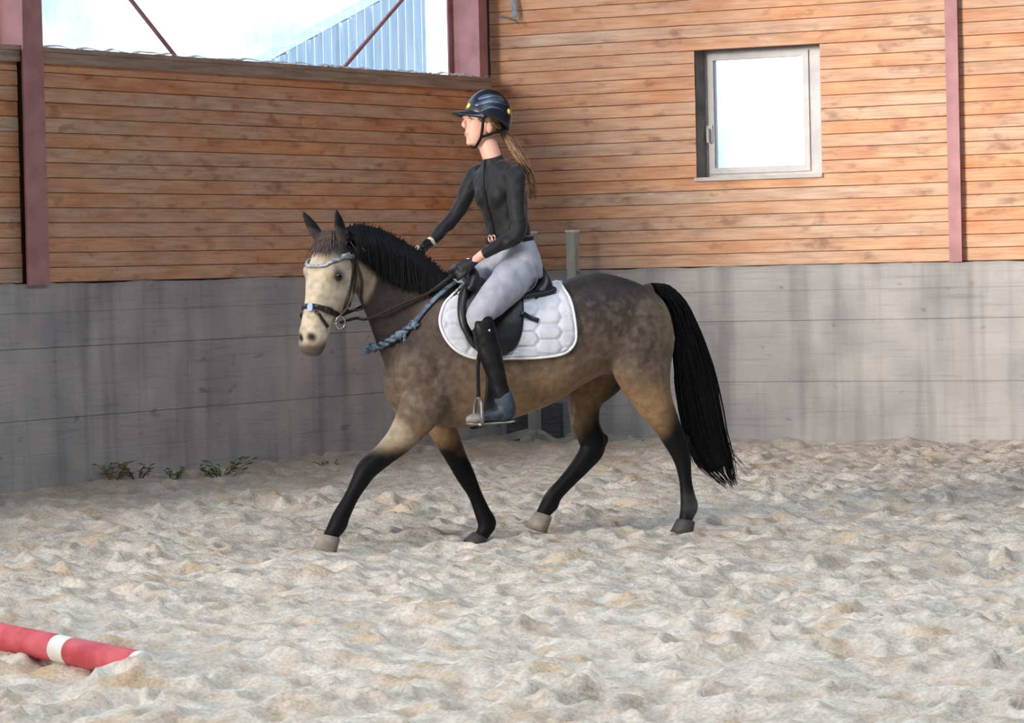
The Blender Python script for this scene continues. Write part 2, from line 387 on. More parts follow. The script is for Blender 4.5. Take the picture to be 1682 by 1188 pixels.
# rail that carries the window band, with a flaking pale edge
mb = MB()
for y0, y1 in ((-13.0, -6.6), (-6.42, -0.02)):
    mb.box(-0.10, -0.02, y0, y1, ZS - 0.125, ZS - 0.045); mb.box(-0.36, -0.012, y0, y1, ZS - 0.045, ZS - 0.012)
mb.build('sill_rail', M['rail'], wall_left, smooth=False)
mb = MB(); yy = -6.4
while yy < -0.1:                                     # curled strips of old film along the rail
    L_ = random.uniform(0.12, 0.4)
    P = [(-0.03 + random.uniform(-.01, .01), yy + L_ * t, ZS - 0.012 + random.uniform(0.0, 0.02) * (1 if 0 < t < 1 else 0)) for t in np.linspace(0, 1, 5)]
    ribbon(mb, P, [(0.4, 0, 1)] * 5, 0.03, 0.003, 2); yy += L_ * random.uniform(0.7, 1.3)
M['film'] = material('pale_weathered_film', srgb(206, 194, 190), srgb(226, 216, 212), 8, rough=0.8)
mb.build('film_strip', M['film'], wall_left)

# the left window band: corrugated clear sheets outside the columns
window_1 = empty('window_1', (-0.36, -3.4, ZS)); window_1['kind'] = 'structure'
def corrugated(y0, y1):
    n = int((y1 - y0) / 0.016); v = []; f = []
    for i in range(n + 1):
        y = y0 + (y1 - y0) * i / n; x = -0.36 + 0.018 * math.sin(2 * math.pi * y / 0.13)
        v += [(x, y, ZS - 0.06), (x, y, EAVE)]
    for i in range(n): f.append((2 * i, 2 * i + 2, 2 * i + 3, 2 * i + 1))
    return v, f
for k in range(7):
    v, f = corrugated(-6.6 + k * 0.94, -6.6 + (k + 1) * 0.94 + 0.03)
    attach(mesh_obj('corrugated_sheet', v, f, M['sheet']), window_1)
v, f = corrugated(-13.2, -6.6); attach(mesh_obj('corrugated_sheet', v, f, M['sheet']), window_1)

# steel columns
def column(name, yc, xf, w_bot, w_top, z0, z1, depth=0.30):
    o = empty(name, (xf, yc, z0)); o['kind'] = 'structure'
    mb = MB(); mb.loft([[(xf, yc - w_bot / 2, z0), (xf, yc + w_bot / 2, z0), (xf - 0.014, yc + w_bot / 2, z0), (xf - 0.014, yc - w_bot / 2, z0)],
                        [(xf, yc - w_top / 2, z1), (xf, yc + w_top / 2, z1), (xf - 0.014, yc + w_top / 2, z1), (xf - 0.014, yc - w_top / 2, z1)]])
    attach(mb.build('front_flange', M['oxide'], smooth=False), o)
    attach(MB().box(xf - depth, xf - 0.014, yc - 0.008, yc + 0.008, z0, z1).build('web', M['oxide'], smooth=False), o)
    attach(MB().box(xf - depth - 0.014, xf - depth, yc - w_top / 2, yc + w_top / 2, z0, z1).build('rear_flange', M['oxide'], smooth=False), o)
    return o
column('steel_column', -6.52, 0.03, 0.25, 0.17, ZK - 0.01, EAVE)
column('steel_column', -0.12, -0.03, 0.14, 0.14, ZS - 0.02, EAVE, 0.30)
o = empty('steel_column', (4.205, 0, ZK)); o['kind'] = 'structure'
attach(MB().box(4.155, 4.262, -0.03, -0.018, ZK, 6.5).build('front_flange', M['oxide'], smooth=False), o)
attach(MB().box(4.202, 4.214, -0.018, 0.07, ZK, 6.5).build('web', M['oxide'], smooth=False), o)
# wind bracing rods behind the left rail
xb = -0.22
for (a, b, nm) in (((215, 0), (297, 104), 0), ((660, 0), (556, 121), 1)):
    p0 = on_plane(a[0], a[1], (xb, 0, 0), np.array([1., 0, 0])); p1 = on_plane(b[0], b[1], (xb, 0, 0), np.array([1., 0, 0]))
    d = p0 - p1; q0 = p1 + d * 2.0
    o = empty('bracing_rod', p1); o['kind'] = 'structure'
    mb = MB(); tube(mb, [p1 - d * 0.1, p1 + d, q0], 0.017, 1, 8); attach(mb.build('rod', M['oxide']), o)
    mb = MB().box(xb - 0.012, xb + 0.012, p1[1] - 0.05, p1[1] + 0.05, p1[2] - 0.09, p1[2] + 0.05); attach(mb.build('gusset_plate', M['oxide'], smooth=False), o)

# the small window in the right wall
window_2 = empty('window_2', ((WX0 + WX1) / 2, 0.2, WZ0)); window_2['kind'] = 'structure'
D0, D1 = 0.045, 0.30
mb = MB(); mb.box(WX0 - 0.02, WX0, D0 + .01, D1 + .08, WZ0, WZ1); mb.box(WX1, WX1 + 0.02, D0 + .01, D1 + .08, WZ0, WZ1); mb.box(WX0, WX1, D0 + .01, D1 + .08, WZ1, WZ1 + 0.02)
M['reveal'] = material('grey_reveal_boarding', srgb(126, 120, 120), srgb(160, 152, 148), 6, (8, 1, 1), rough=0.85, bump=0.2)
attach(mb.build('reveal', M['reveal'], smooth=False), window_2)
M['sill'] = material('pale_sill', srgb(190, 184, 176), srgb(206, 200, 194), 6, rough=0.7)
attach(MB().box(WX0 - 0.01, WX1 + 0.012, D0 - 0.03, D1 + .08, WZ0 - 0.025, WZ0 + 0.005).build('window_sill', M['sill'], smooth=False), window_2)
def frame(mb, x0, x1, z0, z1, y0, y1, w):
    mb.box(x0, x0 + w, y0, y1, z0, z1); mb.box(x1 - w, x1, y0, y1, z0, z1); mb.box(x0 + w, x1 - w, y0, y1, z0, z0 + w); mb.box(x0 + w, x1 - w, y0, y1, z1 - w, z1); return mb
FY = 0.24; FX1 = WX1 - 0.15
attach(MB().box(FX1, WX1, FY - 0.0, D1 + .08, WZ0, WZ1).build('jamb_filler', M['frame_white'], smooth=False), window_2)
fr = attach(frame(MB(), WX0, FX1, WZ0 + 0.005, WZ1, FY, FY + 0.07, 0.055).build('window_frame', M['frame_white'], smooth=False), window_2)
sash = attach(frame(MB(), WX0 + 0.035, FX1 - 0.035, WZ0 + 0.035, WZ1 - 0.035, FY - 0.02, FY + 0.05, 0.05).build('sash', M['frame_white'], smooth=False), window_2)
attach(MB().box(WX0 + 0.08, FX1 - 0.08, FY + 0.01, FY + 0.016, WZ0 + 0.08, WZ1 - 0.08).build('pane', M['glass'], smooth=False), window_2)
mb = MB(); mb.box(WX0 + 0.015, WX0 + 0.075, FY - 0.034, FY - 0.02, WZ0 + 0.30, WZ0 + 0.44); limb(mb, [(WX0 + 0.05, FY - 0.03, WZ0 + 0.40), (WX0 + 0.05, FY - 0.065, WZ0 + 0.40), (WX0 + 0.052, FY - 0.068, WZ0 + 0.30)], [.011, .011, .010], [.011, .011, .010], (1, 0, 0), 3, 8)
attach(mb.build('window_handle', M['frame_white'], smooth=False), window_2)

# outside of the frame: the far sides and roof of the hall that keep the light in
o = MB().box(HALLX, HALLX + 0.2, HALLY, 0.2, 0, EAVE).build('wall_opposite', M['roof'], smooth=False); o['kind'] = 'structure'
o = MB().box(-0.3, HALLX + 0.2, HALLY - 0.2, HALLY, 0, 9.6).build('wall_behind', M['roof'], smooth=False); o['kind'] = 'structure'
mb = MB()
for (xa, za, xb_, zb) in ((-0.6, EAVE, 8.9, 9.5), (12.1, 9.5, HALLX + 0.5, EAVE)):
    mb.add([(xa, HALLY, za), (xb_, HALLY, zb), (xb_, 0.3, zb), (xa, 0.3, za), (xa, HALLY, za + .1), (xb_, HALLY, zb + .1), (xb_, 0.3, zb + .1), (xa, 0.3, za + .1)],
           [(0, 1, 2, 3), (7, 6, 5, 4), (0, 4, 5, 1), (1, 5, 6, 2), (2, 6, 7, 3), (3, 7, 4, 0)])
o = mb.build('ceiling', M['roof'], smooth=False); o['kind'] = 'structure'

# outside the window band: a pale blue sheet-metal barn and the ground
M['barn'] = material('pale_blue_barn_sheet', srgb(138, 160, 182), srgb(172, 190, 206), 3, (1, 3, .3), rough=0.7)
M['outside'] = material('outside_gravel', srgb(150, 150, 140), srgb(175, 172, 160), 0.6)
barn = empty('sheet_metal_barn', (-14.0, 18.0, -0.6)); tag(barn, 'pale blue ribbed metal barn outside, seen through the window band above the left wall', 'building')
def barn_top(y): return 4.55 + (y - 17.6) * 0.336
mb = MB(); v = []; f = []; ys = np.arange(13.0, 22.4, 0.05)
prof = lambda y: -14.0 + (0.07 if (int(y / 0.30) % 3 == 0) else 0.0) + (0.03 if int(y / .15) % 4 == 1 else 0)
for y in ys: v += [(prof(y), y, -0.6), (prof(y), y, barn_top(y))]
for i in range(len(ys) - 1): f.append((2 * i, 2 * i + 2, 2 * i + 3, 2 * i + 1))
k = len(v); v += [(-14.4, 13.0, -0.6), (-14.4, 13.0, barn_top(13)), (-14.4, 22.35, barn_top(22.35)), (-14.4, 22.35, -0.6)]
n_ = 2 * (len(ys) - 1)
f += [(0, 1, k + 1, k), (n_ + 1, n_, k + 3, k + 2), (1, n_ + 1, k + 2, k + 1), (k, k + 1, k + 2, k + 3)]
attach(mesh_obj('ribbed_wall', v, f, M['barn'], smooth=False), barn)
o = MB().box(-120, 120, -120, 120, -0.62, -0.60).build('ground', M['outside'], smooth=False); o['kind'] = 'structure'

# ------------------------------------------------------------------ floor
floor = MB().box(0.0, HALLX, HALLY, 0.0, -0.30, -0.055).build('floor', M['sand'], smooth=False); floor['kind'] = 'structure'
RT, AW = _rt, _fw
def sand_height(x, y):
    r = lambda s, a, k, ax=1.0: vnoise(x / s + 31.7 * k, y / s * ax + 17.3 * k, 20 + k) * a
    h = r(1.6, .06, 1) + r(.55, .040, 2) + r(.23, .044, 3) + r(.11, .044, 4) + r(.05, .022, 5) + r(.026, .008, 6)
    return h
print_pts = []
NR, NC = 860, 560
dv = np.linspace(0, 1, NR); Vd = 11.0 + (32.2 - 11.0) * dv ** 1.08
uu = np.linspace(-1, 1, NC); HW = 0.1426 * Vd * 1.28 + 0.5
Ug = HW[:, None] * uu[None, :]; Vg = np.repeat(Vd[:, None], NC, 1)
X = CAM[0] + RT[0] * Ug + AW[0] * Vg; Y = CAM[1] + RT[1] * Ug + AW[1] * Vg
Z = sand_height(X, Y)
hr = np.random.default_rng(5)
for k in range(900):                                 # hoof prints: a dent with a thrown-up rim
    v_ = 11.3 + 20 * hr.random() ** 0.9; u_ = (hr.random() * 2 - 1) * (0.1426 * v_ * 1.15)
    r_ = 0.035 + 0.05 * hr.random(); dep = 0.02 + 0.035 * hr.random()
    du = Ug - u_; i0, i1 = np.searchsorted(Vd, [v_ - 4 * r_, v_ + 4 * r_])
    if i1 <= i0: continue
    d2 = (du[i0:i1] ** 2 + ((Vg[i0:i1] - v_) * 0.8) ** 2) / r_ ** 2
    Z[i0:i1] += -dep * np.exp(-d2) + dep * 0.55 * np.exp(-((np.sqrt(d2) - 1.7) / 0.55) ** 2)
wl = np.exp(-np.maximum(X, 0) / 0.35) + np.exp(-np.maximum(-Y, 0) / 0.35)
Z = Z * (1 - 0.35 * np.clip(wl, 0, 1)) + 0.035 * wl
O = np.array([5.456, -9.635, 0.0])
dO = np.hypot(X - O[0], Y - O[1]); Z *= (1 - 0.35 * np.exp(-(dO / 1.4) ** 2))
Z = np.maximum(Z, -0.13)
X = np.maximum(X, -0.005); Y = np.minimum(Y, 0.005)
V3 = np.stack([X, Y, Z], -1).reshape(-1, 3).astype(np.float32)
idx = np.arange(NR * NC).reshape(NR, NC); Q = np.stack([idx[:-1, :-1], idx[:-1, 1:], idx[1:, 1:], idx[1:, :-1]], -1).reshape(-1, 4)
ok = (np.ptp(V3[Q][:, :, 0], axis=1) > 1e-4) & (np.ptp(V3[Q][:, :, 1], axis=1) > 1e-4); Q = Q[ok]
me = bpy.data.meshes.new('sand_footing'); me.vertices.add(len(V3)); me.vertices.foreach_set('co', V3.ravel())
me.loops.add(Q.size); me.loops.foreach_set('vertex_index', Q.ravel().astype(np.int32)); me.polygons.add(len(Q))
me.polygons.foreach_set('loop_start', np.arange(0, Q.size, 4, dtype=np.int32)); me.polygons.foreach_set('loop_total', np.full(len(Q), 4, np.int32))
me.update(calc_edges=True); me.validate()
sand = mesh_obj('sand_footing', None, None, M['sand'], floor, True, me); sand['kind'] = 'stuff'
# ------------------------------------------------------------------ the horse
PSI = math.radians(20)
FWD = -math.cos(PSI) * RT - math.sin(PSI) * AW             # the way the horse goes
LAT = math.sin(PSI) * RT - math.cos(PSI) * AW              # towards its left side (the camera's side)
UPV = np.array([0, 0, 1.0])
def hp(px, py, n=0.0): return on_plane(px, py, O + LAT * n, LAT)
def pv(px, py, v=0.0): return on_plane(px, py, O + AW * v, AW)
def S(P): return -(np.asarray(P) - O) @ FWD                # distance towards the tail
def Nn(P): return (np.asarray(P) - O) @ LAT

hb = MB(); BF[0], BF[1] = FWD, LAT
# trunk: top and bottom of each station, half width
TR = [((648, 556), (634, 618), .09), ((668, 515), (640, 662), .155), ((704, 470), (668, 690), .20), ((748, 462), (733, 702), .225),
      ((800, 472), (795, 700), .255), ((850, 477), (852, 684), .275), ((895, 473), (902, 664), .28), ((936, 458), (947, 636), .272),
      ((975, 447), (988, 616), .262), ((1018, 455), (1022, 618), .255), ((1056, 470), (1056, 625), .225), ((1083, 492), (1085, 612), .165), ((1097, 525), (1099, 588), .09)]
T0 = np.array([np.hstack([hp(*a), hp(*b), w]) for a, b, w in TR]); T0 = catmull(T0, 4); rings = []
for r in T0:
    a, b, w = r[:3], r[3:6], r[6]; rings.append(ring((a + b) / 2, (a - b) / 2, LAT * w, 28, 2.25))
hb.loft(rings)
# shoulders and haunches
ball(hb, hp(690, 610, .13), (.15, .09, .21), 16, 12); ball(hb, hp(700, 610, -.13), (.15, .09, .21), 16, 12)
ball(hb, hp(1050, 555, .14), (.19, .15, .25), 16, 12); ball(hb, hp(1045, 555, -.13), (.18, .13, .24), 16, 12)
# neck
NK = [((738, 462), (650, 640), .145, 0), ((700, 434), (634, 604), .11, .0), ((664, 411), (622, 574), .088, .015), ((632, 396), (613, 548), .078, .04), ((602, 386), (603, 520), .072, .075), ((574, 383), (590, 492), .068, .11)]
K0 = catmull(np.array([np.hstack([hp(*a, n), hp(*b, n), w]) for a, b, w, n in NK]), 4); rings = []
for r in K0:
    a, b, w = r[:3], r[3:6], r[6]; rings.append(ring((a + b) / 2, (a - b) / 2, LAT * w, 24, 2.1))
hb.loft(rings)
# head: its own frame (A along the face, Dv out of the face, HL to its left)
PHI, TAU = math.radians(54), math.radians(23)
HF = -math.cos(PHI) * RT - math.sin(PHI) * AW; HL = math.sin(PHI) * RT - math.cos(PHI) * AW
HA = -math.cos(TAU) * UPV + math.sin(TAU) * HF; HD = math.cos(TAU) * HF + math.sin(TAU) * UPV
POLL = hp(542, 391, .13)
HEAD = [(-.02, .02, -.10, .055), (.03, .035, -.16, .078), (.09, .046, -.205, .092), (.15, .056, -.235, .103), (.205, .060, -.245, .104), (.26, .056, -.250, .094), (.31, .050, -.232, .080),
        (.36, .045, -.200, .067), (.41, .040, -.165, .059), (.46, .034, -.148, .060), (.51, .026, -.138, .066), (.555, .012, -.130, .070), (.59, -.008, -.116, .064), (.618, -.035, -.098, .042)]
HEAD = [(a * 1.045, b * 1.06, c * 1.06, w * 1.10) for a, b, c, w in HEAD]
def head_sec(a):
    H = np.array(HEAD); return [np.interp(a, H[:, 0], H[:, k]) for k in (1, 2, 3)]
def head_ring(a, off=0.0, n=28):
    dt, db, w = head_sec(a); c = (dt + db) / 2; h = (dt - db) / 2
    t = np.linspace(0, 2 * math.pi, n, endpoint=False); e = 2.35
    x = np.sign(np.cos(t)) * np.abs(np.cos(t)) ** (2 / e); y = np.sign(np.sin(t)) * np.abs(np.sin(t)) ** (2 / e)
    y = y * (1 - 0.30 * np.clip(-x, 0, 1) ** 1.5)            # narrower between the jaws
    return POLL + HA * a + (c + x * (h + off))[:, None] * HD + (y * (w + off))[:, None] * HL
def hpt(a, d, l): return POLL + HA * a + HD * d + HL * l
rings = [head_ring(a) for a in np.linspace(-.02, .645, 26)]; hb.loft(rings)
BF[0], BF[1] = HF, HL
for sgn in (1, -1):                                          # brow, cheek, nostril rims
    ball(hb, hpt(.195, .010, sgn * .082), (.040, .032, .040), 10, 8)
    ball(hb, hpt(.235, -.165, sgn * .055), (.05, .05, .075), 12, 8)
    ball(hb, hpt(.560, -.022, sgn * .045), (.022, .022, .030), 10, 8)
ball(hb, hpt(.585, -.085, 0), (.035, .035, .030), 10, 8)      # chin
BF[0], BF[1] = FWD, LAT
def ear(base, tip, w, lat):
    b, t = np.asarray(base), np.asarray(tip); P = [b - (t - b) * .2, b, b + (t - b) * .35, b + (t - b) * .7, t]
    limb(hb, P, [w * 1.0, w * 1.25, w * 1.5, w * 1.05, .007], [w * .8, w * .8, w * .7, w * .5, .006], lat, 4, 12)
E1b, E1t = hpt(.005, -.005, .062), hp(549, 364, .19); E2b, E2t = hpt(.000, -.0, -.062), hp(493, 366, .03)
E1b, E2b = hpt(.0, -.005, .078), hpt(.0, -.005, -.075); E1t = hpt(-.130, .085, .070); E2t = hpt(-.120, .10, -.150)
ear(E1b, E1t, .030, HL); ear(E2b, E2t, .030, HL)
# legs: (px, py, n, half width across, half width sideways)
def leg(L, sub=5):
    P = [hp(a, b, n) for a, b, n, _, _ in L]; limb(hb, P, [q[3] + .003 for q in L], [q[4] + .003 for q in L], LAT, sub, 16)
k_ = 1 / 300.
NEAR_FORE = [(706, 625, .13, .15, .08), (690, 672, .15, .125, .075), (663, 715, .165, .085, .065), (633, 745, .17, .062, .054), (605, 769, .17, .057, .050), (593, 788, .17, .048, .044), (578, 815, .17, .038, .034), (561, 847, .17, .045, .039), (555, 862, .17, .049, .043), (545, 878, .17, .039, .037), (541, 888, .17, .045, .042)]
FAR_FORE = [(712, 640, -.12, .13, .07), (722, 690, -.14, .085, .065), (738, 728, -.15, .068, .055), (752, 757, -.15, .056, .048), (764, 780, -.15, .052, .046), (780, 812, -.15, .038, .034), (793, 843, -.15, .044, .038), (800, 860, -.15, .051, .043), (795, 874, -.15, .038, .036), (786, 886, -.15, .038, .038)]
NEAR_HIND = [(1048, 560, .13, .22, .12), (1056, 610, .15, .165, .115), (1072, 655, .165, .112, .085), (1094, 696, .17, .077, .060), (1111, 730, .17, .060, .048), (1121, 757, .17, .046, .042), (1126, 790, .17, .034, .032), (1130, 818, .17, .042, .037), (1132, 833, .17, .050, .042), (1127, 850, .17, .037, .036), (1125, 862, .17, .043, .042)]
FAR_HIND = [(1010, 570, -.12, .19, .11), (985, 615, -.14, .15, .10), (962, 655, -.15, .10, .08), (962, 695, -.15, .078, .062), (974, 732, -.15, .074, .052), (958, 760, -.15, .056, .046), (930, 792, -.15, .044, .036), (910, 814, -.15, .044, .038), (903, 828, -.15, .049, .042), (892, 843, -.15, .036, .035), (890, 850, -.15, .042, .040)]
for L in (NEAR_FORE, FAR_FORE, NEAR_HIND, FAR_HIND): leg(L)
ball(hb, hp(994, 722, -.15), (.022, .022, .035), 8, 6); ball(hb, hp(1128, 722, .17), (.018, .018, .03), 8, 6)   # points of hock
# dock of the tail
limb(hb, [hp(1062, 480), hp(1080, 478), hp(1096, 492)], [.05, .04, .03], [.05, .04, .03], LAT, 3, 10)
hme = remesh(hb, 0.0105, 7, 0.5); hme.name = 'horse'
V = get_co(hme)
# eye sockets and nostrils pressed into the surface
def dent(V, c, r, depth, dirn):
    d = np.linalg.norm(V - c, axis=1); return V - np.exp(-(d / r) ** 2)[:, None] * depth * np.asarray(dirn)
for sgn in (1, -1):
    V = dent(V, hpt(.582, .004, sgn * .038), .022, .022, HD * .6 + HL * sgn * .6)
    V = dent(V, hpt(.33, -.02, sgn * .075), .05, .006, HL * sgn)
    V = dent(V, hpt(-.03, .02, sgn * .075), .018, .010, HD)
set_co(hme, V)
# coat colours (its own markings): cream face and belly, dappled dark upper side, black points
ns = lambda sc, k: vnoise((V @ -FWD) * sc + 50, V[:, 2] * sc + 50, k) + 0.6 * vnoise((V @ -FWD) * sc * 2.3 + 9, V[:, 2] * sc * 2.3 + 3, k + 1)
sC, nC, zC = S(V), Nn(V), V[:, 2]
def sz(px, py): p = hp(px, py); return S(p), p[2]
TAN, CREAM, DARK, BLACK, BROWN, PINK = [np.array(srgb(*c)[:3]) for c in ((138, 115, 91), (192, 177, 156), (56, 50, 51), (13, 12, 15), (76, 65, 60), (120, 104, 98))]
GOLD = np.array(srgb(146, 114, 80)[:3])
def mixc(Cc, c, f): f = np.clip(f, 0, 1)[:, None]; return Cc * (1 - f) + c * f
C_ = np.tile(TAN, (len(V), 1))
zt = zC + ns(5, 40) * .10
s_with, z_with = sz(750, 470)
C_ = mixc(C_, BROWN, sst(.82, 1.14, zt) * .85)
C_ = mixc(C_, GOLD, sst(.98, .78, zt) * .55)
# shoulder and upper foreleg: grey-brown with light dapples
f = sst(sz(800, 600)[0], sz(720, 600)[0], sC) * sst(.55, .75, zC); C_ = mixc(C_, BROWN * 1.05, f * .75)
C_ = mixc(C_, CREAM * .72, f * np.clip(ns(30, 51) * .35 + .08, 0, .22) * sst(1.2, .9, zC))
# neck dark brown above, paler at the throat
f = sst(sz(690, 500)[0], sz(650, 500)[0], sC) * sst(1.0, 1.15, zt); C_ = mixc(C_, DARK * .95, f * .8)
# croup dark with dapples, buttock pale
s1, z1 = sz(975, 470); f = np.exp(-((sC - s1) / .34) ** 2) * sst(1.02, 1.36, zt); C_ = mixc(C_, DARK * .8, f * 1.2)
s2, z2 = sz(1030, 580); f = np.exp(-((sC - s2) / .20) ** 2 - ((zC - z2) / .20) ** 2); C_ = mixc(C_, DARK, f * .85 * (1 + .25 * ns(30, 60)))
s3, z3 = sz(1085, 535); f = np.exp(-((sC - s3) / .12) ** 2 - ((zC - z3) / .20) ** 2); C_ = mixc(C_, TAN * 1.15, f * .85)
C_ = mixc(C_, CREAM * .75, np.clip(ns(34, 71) * .25 + .05, 0, .13) * sst(.8, .95, zC) * sst(1.4, 1.25, zC) * sst(-.5, -.2, sC))
# black points
def points(px, py, soft, sel, tilt=0.0):
    global C_
    s0, z0 = sz(px, py); f = sst(z0 + soft, z0 - soft, zC + (sC - s0) * tilt + ns(9, 80) * .05) * sel; C_ = mixc(C_, BLACK, f)
fore = sC < sz(850, 700)[0]
nearm = nC > 0.0
points(652, 728, .08, (fore & nearm).astype(float), .0)
points(728, 728, .07, (fore & ~nearm).astype(float), .2)
points(1085, 672, .13, (~fore & nearm).astype(float), -1.1)
points(965, 705, .12, (~fore & ~nearm).astype(float), -1.3)
C_ = mixc(C_, CREAM * .9, ((~fore & ~nearm) & (sC < sz(962, 700)[0] - .02)).astype(float) * sst(.42, .50, zC) * sst(.78, .70, zC) * .7)
C_ = mixc(C_, CREAM * .8, (fore & nearm).astype(float) * sst(.03, -.05, sC - sz(652, 700)[0] + (zC - .64) * .8) * sst(.50, .60, zC) * sst(.86, .72, zC) * .6)
# head
hv = V - POLL; a_, d_, l_ = hv @ HA, hv @ HD, hv @ HL
hm = sst(-.04, .03, a_) * sst(-.30, -.24, d_) * (np.abs(l_) < .16)
C_ = mixc(C_, CREAM, hm * sst(.06, .14, a_ + ns(14, 90) * .02))
C_ = mixc(C_, BROWN, hm * sst(.13, .07, a_ + np.abs(l_) * .3) * .8)
C_ = mixc(C_, TAN * .95, hm * sst(-.10, -.20, d_) * sst(.45, .3, a_) * .8)
C_ = mixc(C_, PINK * .30, hm * sst(.545, .605, a_ - d_ * .55 - .03) * .9)
C_ = mixc(C_, DARK * .6, hm * np.exp(-((a_ - .216) / .042) ** 2 - ((d_ + .020) / .050) ** 2) * (np.abs(l_) > .05) * .95)
for sgn in (1, -1):
    C_ = mixc(C_, BLACK, np.exp(-(np.linalg.norm(V - hpt(.572, .002, sgn * .04), axis=1) / .029) ** 4))
C_ = mixc(C_, DARK, hm * np.exp(-((a_ - .06) / .10) ** 2 - ((l_ - .07) / .05) ** 2) * .8)
em = sst(-.025, -.05, a_) * (zC > POLL[2] + .01) * (d_ > -.09)
C_ = mixc(C_, BLACK * 1.3, em * (np.abs(l_) > .035) * (np.abs(l_) < .14))
at = hme.color_attributes.new('coat', 'FLOAT_COLOR', 'POINT')
at.data.foreach_set('color', np.hstack([C_, np.ones((len(C_), 1))]).astype(np.float32).ravel())
def coat_mat():
    m = bpy.data.materials.new('horse_coat'); m.use_nodes = True; n = m.node_tree; L = n.links; b = n.nodes['Principled BSDF']
    b.inputs['Roughness'].default_value = 0.55; b.inputs['Specular IOR Level'].default_value = 0.16; b.inputs['Sheen Weight'].default_value = 0.03
    at = n.nodes.new('ShaderNodeAttribute'); at.attribute_name = 'coat'
    t = n.nodes.new('ShaderNodeTexCoord')
    z = n.nodes.new('ShaderNodeTexNoise'); z.inputs['Scale'].default_value = 26; z.inputs['Detail'].default_value = 6; L.new(t.outputs['Object'], z.inputs['Vector'])
    r = n.nodes.new('ShaderNodeValToRGB'); r.color_ramp.elements[0].position = .34; r.color_ramp.elements[0].color = (.68, .67, .68, 1); r.color_ramp.elements[1].position = .62; r.color_ramp.elements[1].color = (1.08, 1.08, 1.06, 1)
    L.new(z.outputs['Fac'], r.inputs['Fac'])
    x = n.nodes.new('ShaderNodeMix'); x.data_type = 'RGBA'; x.blend_type = 'MULTIPLY'; x.inputs[0].default_value = .8
    L.new(at.outputs['Color'], x.inputs[6]); L.new(r.outputs['Color'], x.inputs[7]); L.new(x.outputs[2], b.inputs['Base Color'])
    mp = n.nodes.new('ShaderNodeMapping'); mp.inputs['Scale'].default_value = (60, 60, 220); L.new(t.outputs['Object'], mp.inputs['Vector'])
    z2 = n.nodes.new('ShaderNodeTexNoise'); z2.inputs['Scale'].default_value = 1.0; z2.inputs['Detail'].default_value = 3; L.new(mp.outputs['Vector'], z2.inputs['Vector'])
    bp = n.nodes.new('ShaderNodeBump'); bp.inputs['Strength'].default_value = .12; bp.inputs['Distance'].default_value = .004
    L.new(z2.outputs['Fac'], bp.inputs['Height']); L.new(bp.outputs['Normal'], b.inputs['Normal']); return m
M['coat'] = coat_mat()
horse = mesh_obj('horse', None, None, M['coat'], None, True, hme)
tag(horse, 'buckskin pony with pale face, black mane and black legs, trotting under its rider', 'horse')
BV = BVHTree.FromPolygons([tuple(v) for v in V], [tuple(p.vertices) for p in hme.polygons])
def cast(p, d):                                   # first hit on the horse
    h = BV.ray_cast(Vector(p), Vector(d)); return (None, None) if h[0] is None else (np.array(h[0]), np.array(h[1]))
def near_pt(p):
    h = BV.find_nearest(Vector(p)); return np.array(h[0]), np.array(h[1])
def side(px, py, sgn=1, off=0.0):                 # point on the flank seen at (px, py)-height on the middle plane
    p = hp(px, py); h, n = cast(p + LAT * sgn * 1.0, -LAT * sgn)
    if h is None or abs(Nn(h)) > .5 or Nn(h) * sgn < -0.02: h, n = near_pt(p + LAT * sgn * .2)
    return h + n * off, n
# eyes
M['eye'] = material('dark_wet_eye', srgb(14, 10, 9), rough=.08, spec=.6)
for sgn in (1, -1):
    p, n = cast(hpt(.218, -.024, sgn * .30), -HL * sgn); mb = MB(); ball(mb, p - n * .012, (.025, .025, .023), 12, 8); mb.build('eye', M['eye'], horse)
# hooves
M['hoof'] = material('pale_grey_hoof_horn', srgb(122, 112, 104), srgb(150, 140, 130), 20, rough=.6)
M['hoof_dark'] = material('dark_hoof_horn', srgb(52, 48, 48), srgb(74, 68, 66), 20, rough=.6)
def hoof(top, bot, n, r0, r1, m):
    t, b = hp(*top, n), hp(*bot, n); ax = nrm(b - t); f = nrm(FWD - ax * np.dot(FWD, ax)); l = nrm(np.cross(ax, f)); rr = []
    for u, rs, sh in ((-.15, r0 * .9, 0), (0, r0, 0), (.55, (r0 + r1) / 2, .008), (1, r1, .015), (1.0, r1 * .6, .01)):
        rr.append(ring(t + (b - t) * u + f * sh, f * rs * 1.08, l * rs, 14))
    MB().loft(rr).build('hoof', m, horse)
hoof((541, 884), (535, 912), .17, .054, .064, M['hoof']); hoof((787, 882), (779, 898), -.15, .046, .054, M['hoof_dark'])
hoof((1126, 857), (1123, 877), .17, .050, .060, M['hoof_dark']); hoof((891, 848), (884, 872), -.15, .050, .060, M['hoof'])

# hair: many tapered locks in one mesh
M['hair'] = material('black_horse_hair', srgb(11, 10, 13), srgb(22, 20, 24), 30, rough=.6, spec=.2)
def locks(mb, paths, r0, sides=3):
    for P, r in zip(paths, r0):
        P = np.asarray(P); T = np.gradient(P, axis=0); rr = []; K = len(P)
        for i in range(K):
            t = nrm(T[i]); a = nrm(np.cross(t, LAT + 0.01)); b = np.cross(t, a); q = r * (1 - .85 * (i / (K - 1)) ** 2)
            rr.append(ring(P[i], a * q, b * q, sides))
        mb.loft(rr, cap=False)
    return mb
hr2 = np.random.default_rng(3)
